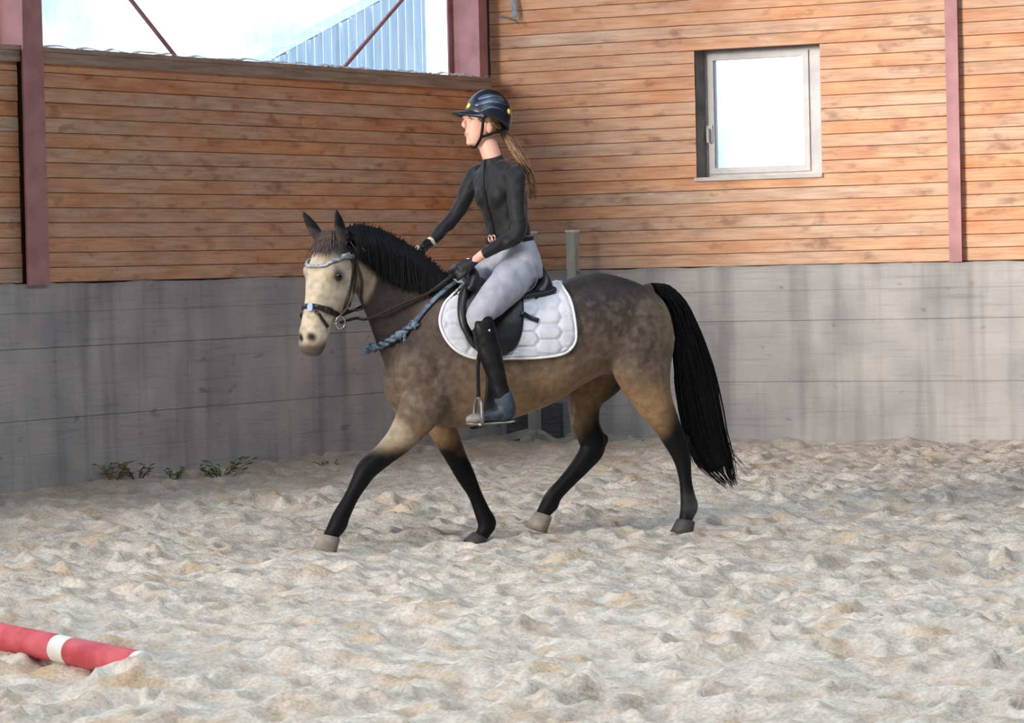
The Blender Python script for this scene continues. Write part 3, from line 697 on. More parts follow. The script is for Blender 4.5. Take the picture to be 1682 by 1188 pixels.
# tail
TL = [((1070, 466), (1076, 486)), ((1098, 471), (1092, 500)), ((1124, 497), (1101, 532)), ((1147, 545), (1108, 590)), ((1166, 600), (1112, 640)), ((1180, 660), (1120, 690)), ((1190, 712), (1133, 738)), ((1200, 752), (1152, 770)), ((1206, 785), (1182, 794))]
A_ = np.array([hp(*a, .02) for a, b in TL]); B_ = np.array([hp(*b, .02) for a, b in TL])
mb = MB(); cc = catmull((A_ + B_) / 2, 3); hw = catmull(np.linalg.norm(A_ - B_, axis=1)[:, None] / 2, 3)[:, 0]
limb(mb, cc[:-3], hw[:-3] * .82, np.minimum(hw[:-3] * .6, .055), LAT, 1, 14)
paths = []; rs = []
for k in range(520):
    u = hr2.random(); w = (hr2.random() - .5) * 2; n_ = hr2.random() * 2 - 1; m_ = int(4 + hr2.random() * 5.99)
    i0 = 0 if hr2.random() < .5 else int(hr2.integers(0, 4))
    pts = []
    for i in range(i0, min(len(TL), max(m_, i0 + 4))):
        uu_ = np.clip(u + w * .02 * i, -.02, 1.02); th = .05 * math.sqrt(max(0, 1 - (2 * uu_ - 1) ** 2)) + .01
        pts.append(A_[i] * (1 - uu_) + B_[i] * uu_ + LAT * n_ * th)
    P = catmull(pts, 3); P = P + np.cumsum(hr2.normal(0, .0012, P.shape), 0)
    if m_ >= 9: P = np.vstack([P, P[-1] + (P[-1] - P[-4]) * .4 * hr2.random() + hr2.normal(0, .008, 3)])
    paths.append(P); rs.append(.004 + .004 * hr2.random())
for tip in ((1228, 772), (1222, 768), (1216, 790), (1210, 742), (1165, 782), (1150, 775), (1205, 735), (1118, 700), (1140, 768)):
    for j in range(3):
        a0 = (1178 + hr2.normal(0, 4), 690) if tip[0] > 1160 else (1130, 690); e = hp(tip[0] + hr2.normal(0, 3), tip[1] + hr2.normal(0, 3), .02)
        p0 = hp(*a0, .02); pm = (p0 + e) / 2 + UPV * -.02 + RT * (-.02)
        paths.append(catmull([hp(a0[0] - 8, 620, .02), p0, pm, e], 4)); rs.append(.0035)
locks(mb, paths, rs).build('tail', M['hair'], horse)
# mane: roots along the crest, falling to the left side of the neck
CR_ = [((566, 376), .10, (580, 425)), ((582, 373), .085, (588, 432)), ((602, 374), .065, (604, 448)), ((625, 380), .045, (625, 466)), ((650, 393), .02, (650, 478)), ((676, 409), .005, (678, 486)), ((702, 428), 0, (705, 490)), ((728, 451), 0, (728, 490)), ((742, 462), 0, (741, 486))]
cr_n = np.array([c[1] for c in CR_]); cr_a = np.array([c[0] for c in CR_], float); cr_b = np.array([c[2] for c in CR_], float)
paths = []; rs = []
def mane_pt(t, q, off):
    i = t * (len(CR_) - 1); a = np.array([np.interp(i, range(len(CR_)), cr_a[:, k]) for k in (0, 1)]); b = np.array([np.interp(i, range(len(CR_)), cr_b[:, k]) for k in (0, 1)]); n_ = np.interp(i, range(len(CR_)), cr_n)
    p = hp(*(a * (1 - q) + b * q), n_)
    if q < .16: return p + LAT * (off + .02 * q / .16)
    h, nn = cast(p + LAT * .6, -LAT)
    if h is None: h, nn = near_pt(p + LAT * .1)
    return h + LAT * off
mb = MB(); G = [[mane_pt(t, q, .014 if q > .1 else .004) for q in np.linspace(0.02, .92, 12)] for t in np.linspace(0, 1, 40)]
Gb = [[p - LAT * .02 for p in r] for r in G]; K = 12
mb.loft([list(r) + list(rb)[::-1] for r, rb in zip(G, Gb)])
for k in range(620):
    t = hr2.random(); ln = .75 + .3 * hr2.random(); dt = hr2.normal(.012, .012); o_f = .010 + .014 * hr2.random()
    P = [mane_pt(np.clip(t + dt * q, 0, 1), q, o_f) for q in np.linspace(-.03, ln, 7)]
    paths.append(catmull(P, 2)); rs.append(.004 + .004 * hr2.random())
for k in range(170):                                          # short upright hairs on the crest
    t = .05 + .9 * hr2.random(); p = mane_pt(t, 0, 0); d = UPV * (.012 + .02 * hr2.random()) - FWD * .02 * hr2.random()
    paths.append([p - UPV * .02, p, p + d * .6, p + d]); rs.append(.004)
locks(mb, paths, rs).build('mane', M['hair'], horse)
# forelock
M['forelock'] = material('dark_brown_forelock_hair', srgb(50, 40, 38), srgb(78, 64, 58), 40, rough=.6)
paths = []; rs = []
for k in range(90):
    l0 = hr2.normal(.0, .035); l1 = l0 * 1.3 + .025 + hr2.normal(0, .012); e = .06 + .12 * hr2.random(); P = []
    for q in np.linspace(0, 1, 6):
        a = -.03 + e * q; l = l0 + (l1 - l0) * q; dt, db, w = head_sec(max(a, -.02)); w2 = max(w, .06)
        P.append(hpt(a, dt + .008 + .006 * hr2.random() - (abs(l) / w2) ** 3 * .03, l))
    paths.append(P); rs.append(.0045)
locks(MB(), paths, rs).build('forelock', M['forelock'], horse)
# ------------------------------------------------------------------ tack
def seen(px, py, off=0.0):                         # the point of the horse's surface on the sight line of a photo point
    d = nrm(ray(px, py)); h, n = cast(CAM, d)
    if h is None: h, n = near_pt(hp(px, py, .05))
    return h + n * off, n
def mirror(p): return np.asarray(p) - 2 * Nn(p) * LAT
def mirror_n(n): return np.asarray(n) - 2 * np.dot(n, LAT) * LAT
def head_mirror(p): return np.asarray(p) - 2 * np.dot(np.asarray(p) - POLL, HL) * HL
def closed(P, n=8):
    P = np.asarray(P, float); Q = catmull(np.vstack([P[-2:], P, P[:2]]), n); return Q[2 * n: 2 * n + len(P) * n]

# quilted saddle pad
M['pad'] = material('white_quilted_cotton', srgb(190, 192, 202), srgb(208, 210, 218), 20, rough=.75, bump=.1, bscale=160, sheen=.2)
M['piping'] = material('white_satin_piping', srgb(222, 222, 226), srgb(234, 234, 236), 20, rough=.5)
PADO = [(748, 482), (729, 502), (722, 530), (731, 556), (752, 578), (785, 589), (835, 589), (890, 587), (926, 580), (943, 562), (944, 535), (938, 500), (928, 480), (914, 466), (880, 474), (845, 478), (800, 474), (765, 470)]
bd = closed(PADO, 9); ctr = np.array([836., 530.]); NA, NRD = len(bd), 38
def hexd(px, py, R=25.0):
    a = px / (R * 1.5); b = py / (R * .95); best = [9e9, 9e9]
    for i in range(int(a) - 1, int(a) + 3):
        for j in range(int(b) - 1, int(b) + 3):
            cx, cy = i * R * 1.5, (j + (.5 if i % 2 else 0)) * R * .95; d = math.hypot((px - cx) * .9, (py - cy) * 1.25)
            if d < best[0]: best = [d, best[0]]
            elif d < best[1]: best[1] = d
    return best[1] - best[0]
def pad_sheet(flip):
    top = []; bot = []
    for k in range(NRD + 1):
        for q in bd:
            p = ctr + (q - ctr) * (k / NRD); h, n = seen(*p)
            hd = hexd(*p); g = .014 * min(1, (hd / 6.0)) ** .7 if k < NRD - 1 else .002
            if flip: h, n = near_pt(mirror(h)); 
            top.append(h + n * (.012 + g)); bot.append(h + n * .004)
    f = []; N0 = len(top)
    for k in range(NRD):
        for j in range(NA):
            a, b = k * NA + j, k * NA + (j + 1) % NA; f += [(a, a + NA, b + NA, b), (N0 + a, N0 + b, N0 + b + NA, N0 + a + NA)]
    e = NRD * NA
    for j in range(NA): a, b = e + j, e + (j + 1) % NA; f.append((a, N0 + a, N0 + b, b))
    return top + bot, f, top[e:]
pad = empty('saddle_pad', hp(835, 530, .3)); tag(pad, 'white quilted saddle pad with pale piping under the black saddle', 'saddle pad')
v, f, edge = pad_sheet(False); mb = MB().add(v, f); v2, f2, edge2 = pad_sheet(True); mb.add(v2, f2)
bp_, bq_ = [], []
for x_ in range(764, 918, 10):                      # over the spine
    a, _ = seen(x_, 479 if x_ < 890 else 479 - (x_ - 890) * .4); c, _ = near_pt(hp(x_ - 18, 474, 0) + UPV * .12); bp_.append(c); bq_.append(a)
G = [[b_ + (nrm(b_ - a_) * 0) + UPV * .014, a_ + UPV * .014, mirror(b_) + UPV * .014] for a_, b_ in zip(bp_, bq_)]
mb.loft([[g[0], g[1], g[2], g[2] - UPV * .008, g[1] - UPV * .008, g[0] - UPV * .008] for g in G])
attach(mb.build('pad_panel', M['pad']), pad)
mb = MB()
for ed in (edge, edge2): limb(mb, [p for p in ed] + [ed[0], ed[1]], [.008] * (NA + 2), [.008] * (NA + 2), LAT, 1, 6, False)
attach(mb.build('piping', M['piping']), pad)

# saddle
saddle = empty('saddle', hp(830, 475, 0)); tag(saddle, 'black leather riding saddle on the white pad of the pony', 'saddle')
ST = [(758, 447, 486, .06), (772, 446, 494, .10), (800, 462, 502, .13), (826, 470, 506, .155), (852, 466, 506, .18), (870, 450, 502, .19), (882, 434, 498, .185), (892, 446, 494, .16), (899, 464, 490, .11)]
D = catmull(np.array([np.hstack([hp(x, a), hp(x, b), w]) for x, a, b, w in ST]), 4); rings = []
for r in D:
    a, b, w = r[:3], r[3:6], r[6]; c = (a + b) / 2; h = (a - b) / 2; t = np.linspace(0, 2 * math.pi, 24, endpoint=False)
    x, y = np.cos(t), np.sin(t); x = np.where(x > 0, x * (1 - .35 * (1 - np.abs(y)) * 0), x)
    rings.append(c + (np.sign(x) * np.abs(x) ** .8)[:, None] * h - (np.abs(y) ** 2.2 * .035)[:, None] * UPV + y[:, None] * LAT * w)
attach(MB().loft(rings).build('seat', M['black_leather']), saddle)
def seat_side(px, py, off=.02):
    return hp(px, py, .20) + LAT * off
# cantle welt lines (piped seams round the back of the seat)
M['welt'] = material('grey_worn_leather_welt', srgb(70, 76, 88), srgb(92, 98, 110), 20, rough=.35)
mb = MB()
for k, dx in enumerate((0, 7, 14)):
    P = [hp(884 - dx * .4 - 2, 438 + dx * .9, .20 - .01 * k), hp(884 - dx, 455 + dx * .6, .212 - .01 * k), hp(876 - dx * 1.3, 472 + dx * .4, .218), hp(858 - dx, 484 + dx * .3, .21)]
    tube(mb, P, .004, 4, 6)
attach(mb.build('welt', M['welt']), saddle)
def draped(poly, off, th, name, m, parent, c=None, nr=14, flip_too=True, seg=7):
    b = closed(poly, seg); c = b.mean(0) if c is None else np.array(c); NA = len(b)
    for flip in ((False, True) if flip_too else (False,)):
        top = []; bot = []
        for k in range(nr + 1):
            for q in b:
                h, n = seen(*(c + (q - c) * k / nr)); n = nrm(n * .35 + LAT * .65)
                if flip: h = mirror(h); n = mirror_n(n)
                r = k / nr; top.append(h + n * (off + th * (1 - .5 * r ** 8))); bot.append(h + n * off * .6)
        N0 = len(top); f = []
        for k in range(nr):
            for j in range(NA):
                a, d = k * NA + j, k * NA + (j + 1) % NA; f += [(a, a + NA, d + NA, d), (N0 + a, N0 + d, N0 + d + NA, N0 + a + NA)]
        e = nr * NA
        for j in range(NA): a, d = e + j, e + (j + 1) % NA; f.append((a, N0 + a, N0 + d, d))
        attach(mesh_obj(name, top + bot, f, m), parent)
FLAP = [(770, 470), (758, 484), (752, 512), (756, 540), (770, 566), (790, 582), (818, 585), (840, 575), (853, 552), (857, 522), (856, 496), (850, 482), (826, 478), (796, 476)]
draped(FLAP, .028, .012, 'flap', M['black_leather'], saddle, (808, 528))
draped([(838, 484), (870, 480), (900, 474), (912, 478), (906, 486), (880, 491), (852, 494)], .012, .05, 'panel', M['black_leather'], saddle, (874, 484), 6)
for sg in (1, -1):
    P = [seen(*q, .05)[0] for q in ((772, 470), (760, 486), (755, 512), (760, 540), (776, 566))]
    if sg < 0: P = [mirror(p) for p in P]
    mb = MB(); limb(mb, P, [.016, .024, .024, .022, .012], [.018, .026, .026, .022, .012], LAT, 4, 12); attach(mb.build('knee_roll', M['black_leather']), saddle)
# pommel roll in front of the rider's thigh
P = [hp(771, 442, .02), hp(770, 446, .10), hp(776, 456, .17), hp(772, 474, .23)]
for sg in (1, -1):
    mb = MB(); limb(mb, P if sg > 0 else [mirror(p) for p in P], [.03, .04, .04, .02], [.03, .035, .035, .02], LAT * .6 + FWD * .4, 4, 12); attach(mb.build('pommel_roll', M['black_leather']), saddle)
a, n = seen(853, 519, .05); b, n2 = seen(868, 526, .035); c, n3 = seen(882, 530, .03)
attach(ribbon(MB(), [a, b, c], [n, n2, n3], .026, .008, 4).build('billet_strap', M['black_leather']), saddle)
# girth
cg = hp(781, 590); P = []; N = []
for an in np.linspace(math.radians(-4), math.radians(184), 40):
    d = LAT * math.cos(an) - UPV * math.sin(an); h, n = cast(cg + d * .9 + FWD * 0, -d)
    if h is None or np.linalg.norm(h - cg) > .42: continue
    P.append(h + d * .010); N.append(d)
attach(ribbon(MB(), P, N, .055, .016, 1).build('girth', M['black_leather']), saddle)
# stirrups
NB = .345
for sg in (1, -1):
    mr = (lambda p: np.asarray(p)) if sg > 0 else mirror
    P = [mr(seen(797, 545, .035)[0]), mr(hp(786, 590, .325)), mr(hp(785, 630, .335)), mr(hp(786, 652, NB))]
    attach(ribbon(MB(), P, [LAT * sg] * 4, .024, .006, 4).build('stirrup_leather', M['black_leather']), saddle)
    c0 = hp(786, 680, NB); lp = []
    for t in np.linspace(0, 2 * math.pi, 22, endpoint=False):
        x = math.sin(t) * .062; zz = math.cos(t); zz = (zz * .085 if zz > 0 else -min(.055, -zz * .12)); lp.append(mr(c0 + LAT * x + UPV * zz))
    mb = MB(); lp = lp + lp[:2]; limb(mb, lp, [.008] * len(lp), [.011] * len(lp), FWD, 1, 8, False)
    it = attach(mb.build('stirrup_iron', M['steel']), saddle)
    cc_ = mr(c0 - UPV * .055); mb = MB(); mb.loft([ring(cc_ + UPV * zz, FWD * .022, LAT * .058, 14, 3) for zz in (-.006, .008)]); t_ = attach(mb.build('stirrup_tread', M['steel'], smooth=False), saddle)

# bridle
M['bridle_leather'] = material('dark_bridle_leather', srgb(26, 22, 24), srgb(40, 34, 34), 20, rough=.4, spec=.5)
M['silver'] = material('pale_steel_bit', srgb(196, 194, 190), srgb(212, 210, 206), 20, rough=.25, metal=.9)
M['browband'] = material('grey_jewelled_browband', srgb(120, 122, 128), srgb(168, 168, 170), 60, rough=.3, lo=.45, hi=.55)
M['blue_plate'] = material('pale_blue_plate', srgb(146, 168, 222), srgb(176, 192, 232), 30, rough=.3)
bridle = empty('bridle', POLL); tag(bridle, 'dark leather bridle with grey browband on the head of the pony', 'bridle')
def strap(name, pts, w, th, m, off=.006, both=True, par=None, join=False, sub=4):
    Q = [seen(*p, off) for p in pts]; P = [q[0] for q in Q]; N = [q[1] for q in Q]; par = par or bridle; res = None
    N = [nrm(sum(N[max(0, i - 1):i + 2])) for i in range(len(N))]
    if join:
        keep = [i for i in range(len(P)) if (P[i] - POLL) @ HL > .012]
        mP = [head_mirror(P[i]) for i in keep][::1]; mN = [N[i] - 2 * np.dot(N[i], HL) * HL for i in keep]
        o = sorted(range(len(keep)), key=lambda i: -np.dot(P[keep[i]] - POLL, HL)); mP = [mP[i] for i in o]; mN = [mN[i] for i in o]
        ctrs = sorted(keep, key=lambda i: np.dot(P[i] - POLL, HL)); P = mP + [P[i] for i in ctrs]; N = mN + [N[i] for i in ctrs]
        res = attach(ribbon(MB(), P, N, w, th, sub).build(name, m), par)
    else:
        for sg in ((1, -1) if both else (1,)):
            P2 = P if sg > 0 else [head_mirror(p) for p in P]; N2 = N if sg > 0 else [q - 2 * np.dot(q, HL) * HL for q in N]
            r = attach(ribbon(MB(), P2, N2, w, th, sub).build(name, m), par); res = res or r
    return res
strap('browband', [(524, 438), (536, 437), (548, 430), (560, 423), (572, 418), (580, 420)], .020, .012, M['browband'], .010, join=True)
strap('cheekpiece', [(572, 404), (579, 421), (579, 445), (574, 476), (565, 505), (560, 522)], .018, .007, M['bridle_leather'])
strap('noseband_hanger', [(576, 425), (583, 447), (580, 475), (573, 503)], .013, .006, M['bridle_leather'])
strap('throat_strap', [(580, 418), (588, 437), (594, 462), (594, 489), (587, 511), (577, 525)], .014, .006, M['bridle_leather'], .008)
nb = strap('noseband', [(522, 505), (532, 507), (543, 511), (554, 517), (565, 523), (574, 522)], .030, .012, M['bridle_leather'], .008, join=True)
strap('flash_strap', [(520, 514), (528, 524), (537, 537), (546, 549), (553, 550)], .016, .008, M['bridle_leather'], .007, join=True)
p, n = seen(511, 507, .018); mb = MB(); s_ = nrm(np.cross(n, UPV)); mb.loft([ring(p + n * zz, s_ * .014, np.cross(n, s_) * .022, 12, 4) for zz in (-.012, .006)]); attach(mb.build('noseband_plate', M['blue_plate'], smooth=False), bridle)
for (px, py, r) in ((554, 529, .034),):
    for sg in (1, -1):
        c = on_plane(559, 530, POLL + HL * .078, HL); n = nrm(HL + LAT * .3)
        if sg < 0: c = c - HL * (((c - POLL) @ HL) + .068); n = -HL
        a_1 = nrm(np.cross(n, UPV)); b_1 = np.cross(n, a_1); lp = [c + a_1 * r * math.cos(t) + b_1 * r * math.sin(t) for t in np.linspace(0, 2 * math.pi, 18)]
        lp += [lp[1]]; mb = MB(); limb(mb, lp, [.0045] * len(lp), [.0045] * len(lp), n, 1, 8, False); bit_c = c if sg > 0 else bit_c; attach(mb.build('bit_ring', M['silver']), bridle)
c, n = seen(549, 546, .012); mb = MB(); s_ = nrm(np.cross(n, UPV)); lp = [c + s_ * .013 * math.cos(t) + np.cross(n, s_) * .02 * math.sin(t) for t in np.linspace(0, 2 * math.pi, 14)]; lp += [lp[1]]; limb(mb, lp, [.004] * len(lp), [.004] * len(lp), n, 1, 6, False); attach(mb.build('flash_buckle', M['silver']), bridle)
HAND_N = hp(744, 452, .20); HAND_F = hp(690, 410, -.14)
P = [bit_c, hp(585, 523, .10), seen(606, 519, .035)[0], seen(630, 511, .03)[0], seen(660, 500, .025)[0], seen(700, 484, .03)[0], HAND_N]
attach(ribbon(MB(), P, [LAT] * 7, .016, .005, 4).build('rein', M['bridle_leather']), bridle)
P = [bit_c - HL * .13, hp(600, 500, -.16), hp(650, 455, -.16), HAND_F]
attach(ribbon(MB(), P, [-LAT] * 4, .016, .005, 4).build('rein', M['bridle_leather']), bridle)

# twisted breast strap
M['strap_blue'] = material('grey_blue_webbing', srgb(62, 76, 94), srgb(104, 120, 138), 40, rough=.6, lo=.4, hi=.6)
breast = empty('breast_strap', seen(665, 545)[0]); tag(breast, 'grey-blue knotted breast strap running from saddle across the pony\'s chest', 'strap')
PX = [(748, 468), (735, 476), (715, 493), (698, 512), (682, 534)]
Q = [seen(*q, .014) for q in PX]
attach(ribbon(MB(), [q[0] for q in Q], [q[1] for q in Q], .026, .010, 5).build('webbing', M['strap_blue']), breast)
PX = [(682, 534), (668, 544), (650, 553), (634, 562), (622, 568)]
base = [seen(*q, .020)[0] for q in PX] + [hp(609, 572, .05), hp(603, 576, -.03), hp(612, 572, -.10)]
cc = catmull(base, 8); T = np.gradient(cc, axis=0); mb = MB()
for ph in (0, math.pi):
    P = []
    for i, (c, t) in enumerate(zip(cc, T)):
        t = nrm(t); a = nrm(np.cross(t, UPV)); b = np.cross(t, a); an = ph + i * .62; P.append(c + (a * math.cos(an) + b * math.sin(an)) * .011)
    limb(mb, P, [.011] * len(P), [.011] * len(P), LAT, 1, 8)
attach(mb.build('twisted_rope', M['strap_blue']), breast)
for (px, py, r) in ((682, 536, .022), (655, 551, .020), (612, 571, .022)):
    c = seen(px, py, .022)[0] if px > 620 else hp(px, py, .04); mb = MB()
    for k in range(3):
        th = k * 1.05; ax = nrm(RT * math.cos(th) + UPV * math.sin(th)); bx = np.cross(ax, LAT); lp = [c + ax * r * math.cos(t) + LAT * r * .7 * math.sin(t) + bx * .006 * math.sin(2 * t) for t in np.linspace(0, 2 * math.pi, 12)]; lp += [lp[1]]
        limb(mb, lp, [.009] * len(lp), [.009] * len(lp), bx, 1, 6, False)
    attach(mb.build('knot', M['strap_blue']), breast)
c = seen(669, 548, .03)[0]; attach(ribbon(MB(), [c, c - UPV * .025 + LAT * .005, c - UPV * .055], [LAT] * 3, .018, .008, 3).build('loose_end', M['strap_blue']), breast)
far_p = [mirror(seen(*q, .016)[0]) for q in ((640, 560), (668, 545), (700, 512), (735, 476))]
attach(ribbon(MB(), [hp(612, 572, -.10)] + far_p, [FWD * .6 - LAT * .8] + [-LAT] * 4, .024, .010, 4).build('webbing', M['strap_blue']), breast)
# ------------------------------------------------------------------ the rider
def mir(p): return mirror(p)
YT = math.radians(38); TF = -math.cos(YT) * RT - math.sin(YT) * AW; TL_ = math.sin(YT) * RT - math.cos(YT) * AW   # chest direction, chest left
YH = math.radians(20); GF = -math.cos(YH) * RT - math.sin(YH) * AW; GL = math.sin(YH) * RT - math.cos(YH) * AW      # face direction
CHIN = pv(792, 240, 0)
def gp(f, l, z): return CHIN + GF * f + GL * l + UPV * z
# joints: photo point, n from the horse's middle plane or v from the rider's own plane
SH_N, EL_N, WR_N = pv(847, 290, -.15), pv(851, 384, -.24), pv(789, 421, -.26)
SH_F, EL_F, WR_F = pv(783, 288, .13), pv(749, 352, .16), pv(708, 398, .10)
HIP_N, KN_N, AN_N = hp(852, 446, .12), hp(785, 521, .325), hp(826, 650, .335)
TORSO = [(846, 462, .125, .165), (843, 435, .125, .172), (840, 410, .112, .155), (837, 393, .095, .132), (832, 362, .098, .135), (826, 332, .108, .152), (819, 302, .105, .168), (815, 280, .082, .165), (812, 266, .058, .085)]
def torso_rings(sel, gr=0.0):
    D = catmull(np.array([np.hstack([pv(x, y, 0), a, b]) for x, y, a, b in TORSO[sel]]), 4)
    T = np.gradient(D[:, :3], axis=0); R_ = []
    for r, t in zip(D, T):
        t = nrm(t); f = nrm(TF - t * np.dot(TF, t)); l = nrm(np.cross(t, f)); R_.append(ring(r[:3], f * (r[3] + gr), l * (r[4] + gr), 24, 2.3))
    return R_
# ---- body: one continuous mesh (head, neck, trunk, arms, legs, hands)
def hand(mb, W_, f, up, inn, k=1.0, fat=1.0):
    # fist closed round the rein: four curled fingers stacked under the thumb
    f, up, inn = nrm(f), nrm(up), nrm(inn); R0 = .0095 * fat
    limb(mb, [W_ - f * .02, W_ + f * .02 * k, W_ + f * .055 * k, W_ + f * .082 * k], [.022 * fat, .026 * fat, .036 * fat, .036 * fat], [.018 * fat, .018 * fat, .017 * fat, .015 * fat], inn, 3, 12)
    for j, ln in enumerate((.95, 1.05, 1.0, .8)):
        u = (.027 - .0185 * j) * k; K_ = W_ + f * (.078 - .003 * abs(j - 1)) * k + up * u
        P = [K_ - f * .02, K_, K_ + f * .024 * ln * k + inn * .010 * k, K_ + f * .026 * ln * k + inn * .034 * k, K_ + f * .004 * k + inn * .044 * k, K_ - f * .012 * k + inn * .034 * k]
        limb(mb, P, [R0 * 1.05, R0 * 1.1, R0, R0 * .95, R0 * .9, R0 * .75], [R0 * 1.05, R0 * 1.1, R0, R0 * .95, R0 * .9, R0 * .75], up, 3, 8)
    P = [W_ + f * .022 * k + up * .016 * k + inn * .006, W_ + f * .045 * k + up * .036 * k + inn * .020, W_ + f * .072 * k + up * .044 * k + inn * .026, W_ + f * .094 * k + up * .040 * k + inn * .028]
    limb(mb, P, [.012 * fat, .0125 * fat, .0105 * fat, .0085 * fat], [.012 * fat, .0125 * fat, .0105 * fat, .0085 * fat], f, 3, 8)
HN_F = nrm(HAND_N - WR_N) + UPV * -.05; HF_F = nrm(HAND_F - WR_F)
INN_N = nrm(-LAT * .8 - UPV * .35 + FWD * .1); INN_F = nrm(LAT * .8 - UPV * .35 + FWD * .1)
UP_N = nrm(UPV * .8 - LAT * .35); UP_F = nrm(UPV * .8 + LAT * .35)
bm_ = MB(); BF[0], BF[1] = GF, GL
HD_ = [(0.0, .052, .0, .028), (.012, .078, -.01, .040), (.04, .088, -.035, .052), (.07, .090, -.06, .060), (.10, .091, -.085, .066), (.135, .088, -.100, .072), (.165, .088, -.106, .076), (.195, .076, -.102, .074), (.222, .045, -.07, .056), (.238, .005, -.03, .02)]
D = catmull(np.array(HD_), 3); bm_.loft([ring(gp((a + b) / 2, 0, z), GF * (a - b) / 2, GL * w, 24, 2.25) for z, a, b, w in D])
limb(bm_, [gp(.086, 0, .152), gp(.098, 0, .134), gp(.104, 0, .119), gp(.099, 0, .108), gp(.086, 0, .103)], [.010, .011, .013, .011, .006], [.010, .012, .016, .016, .008], GL, 3, 10)
for sg in (1, -1):
    ball(bm_, gp(.090, sg * .030, .160), (.010, .024, .009), 10, 6)
    ball(bm_, gp(.101, sg * .012, .109), (.008, .008, .007), 8, 6)
    ball(bm_, gp(-.016, sg * .076, .098), (.021, .009, .033), 10, 8)
ball(bm_, gp(.092, 0, .072), (.010, .022, .006), 10, 6); ball(bm_, gp(.090, 0, .061), (.010, .020, .007), 10, 6); ball(bm_, gp(.074, 0, .018), (.018, .020, .015), 10, 6)
limb(bm_, [pv(813, 276, 0), pv(808, 258, 0), gp(-.025, 0, .03), gp(-.02, 0, .08)], [.050, .052, .054, .055], [.050, .052, .054, .055], GL, 3, 16)
bm_.loft(torso_rings(slice(0, 9), -.018))
for s_, e_, w_ in ((SH_N, EL_N, WR_N), (SH_F, EL_F, WR_F)):
    limb(bm_, [s_, (s_ + e_) / 2, e_, e_ * .5 + w_ * .5, w_], [.042, .036, .030, .030, .022], [.042, .036, .030, .028, .020], LAT, 3, 12)
hand(bm_, WR_N + nrm(HN_F) * .026, HN_F, UP_N, INN_N, .98, .68); hand(bm_, WR_F + nrm(HF_F) * .012, HF_F, UP_F, INN_F, .98, .68)
limb(bm_, [WR_N - nrm(HN_F) * .03, WR_N + nrm(HN_F) * .03, WR_N + nrm(HN_F) * .06], [.026, .024, .020], [.024, .022, .018], LAT, 2, 12)
THN = [HIP_N, hp(834, 470, .20), hp(812, 494, .28), KN_N]
SHK = [KN_N, hp(800, 560, .335), hp(812, 600, .335), AN_N, hp(828, 668, .335)]
for sg in (1, -1):
    mm = (lambda P: [np.asarray(p) for p in P]) if sg > 0 else (lambda P: [mirror(p) for p in P])
    limb(bm_, mm(THN), [.09, .085, .072, .05], [.07, .07, .065, .05], LAT, 3, 16); limb(bm_, mm(SHK), [.05, .046, .044, .034, .032], [.045, .044, .040, .032, .03], LAT, 3, 14)
    limb(bm_, mm([hp(836, 678, .335), hp(812, 682, .34), hp(780, 686, .345)]), [.028, .026, .018], [.032, .036, .030], LAT, 3, 12)
pme = remesh(bm_, .0045, 5, .5); pme.name = 'person'; V = get_co(pme)
g = V - CHIN; gf, gl, gz = g @ GF, g @ GL, g[:, 2]
for sg in (1, -1):                                   # eye sockets, mouth line
    e_ = np.exp(-(((gl - sg * .031) / .014) ** 2 + ((gz - .141) / .010) ** 2)) * (gf > .04); V = V - e_[:, None] * GF * .008
e_ = np.exp(-((gl / .022) ** 4 + ((gz - .0665) / .0028) ** 2)) * (gf > .05); V = V - e_[:, None] * GF * .004
set_co(pme, V)
SKIN, LIP, BROW = np.array(srgb(226, 172, 152)[:3]), np.array(srgb(196, 112, 112)[:3]), np.array(srgb(132, 96, 76)[:3])
C_ = np.tile(SKIN, (len(V), 1)); C_ = mixc(C_, LIP, np.exp(-((gl / .024) ** 4 + ((gz - .0665) / .010) ** 4)) * (gf > .06) * .8)
for sg in (1, -1):
    C_ = mixc(C_, BROW, np.exp(-(((gl - sg * .032) / .022) ** 4 + ((gz - .163 - .1 * (.03 - abs(gl)).clip(-.02, .02)) / .0045) ** 2)) * (gf > .04) * .7)
    C_ = mixc(C_, LIP * .9, np.exp(-(((gl - sg * .045) / .022) ** 2 + ((gz - .098) / .022) ** 2)) * (gf > .02) * .12)
at = pme.color_attributes.new('skin', 'FLOAT_COLOR', 'POINT'); at.data.foreach_set('color', np.hstack([C_, np.ones((len(C_), 1))]).astype(np.float32).ravel())
m = bpy.data.materials.new('skin'); m.use_nodes = True; b = m.node_tree.nodes['Principled BSDF']; a = m.node_tree.nodes.new('ShaderNodeAttribute'); a.attribute_name = 'skin'
m.node_tree.links.new(a.outputs['Color'], b.inputs['Base Color']); b.inputs['Roughness'].default_value = .5; b.inputs['Subsurface Weight'].default_value = .08; b.inputs['Subsurface Scale'].default_value = .01
person = mesh_obj('person', None, None, m, None, True, pme)
tag(person, 'person in black top, grey breeches and dark helmet, sitting on the pony holding reins', 'person')
M['harness'] = material('black_harness_webbing', srgb(12, 12, 14), rough=.6)
BVH_P = BVHTree.FromPolygons([tuple(v) for v in V], [tuple(q.vertices) for q in pme.polygons])
M['eye_white'] = material('eye_white', srgb(226, 220, 216), rough=.2); M['iris'] = material('iris', srgb(70, 84, 92), rough=.1)
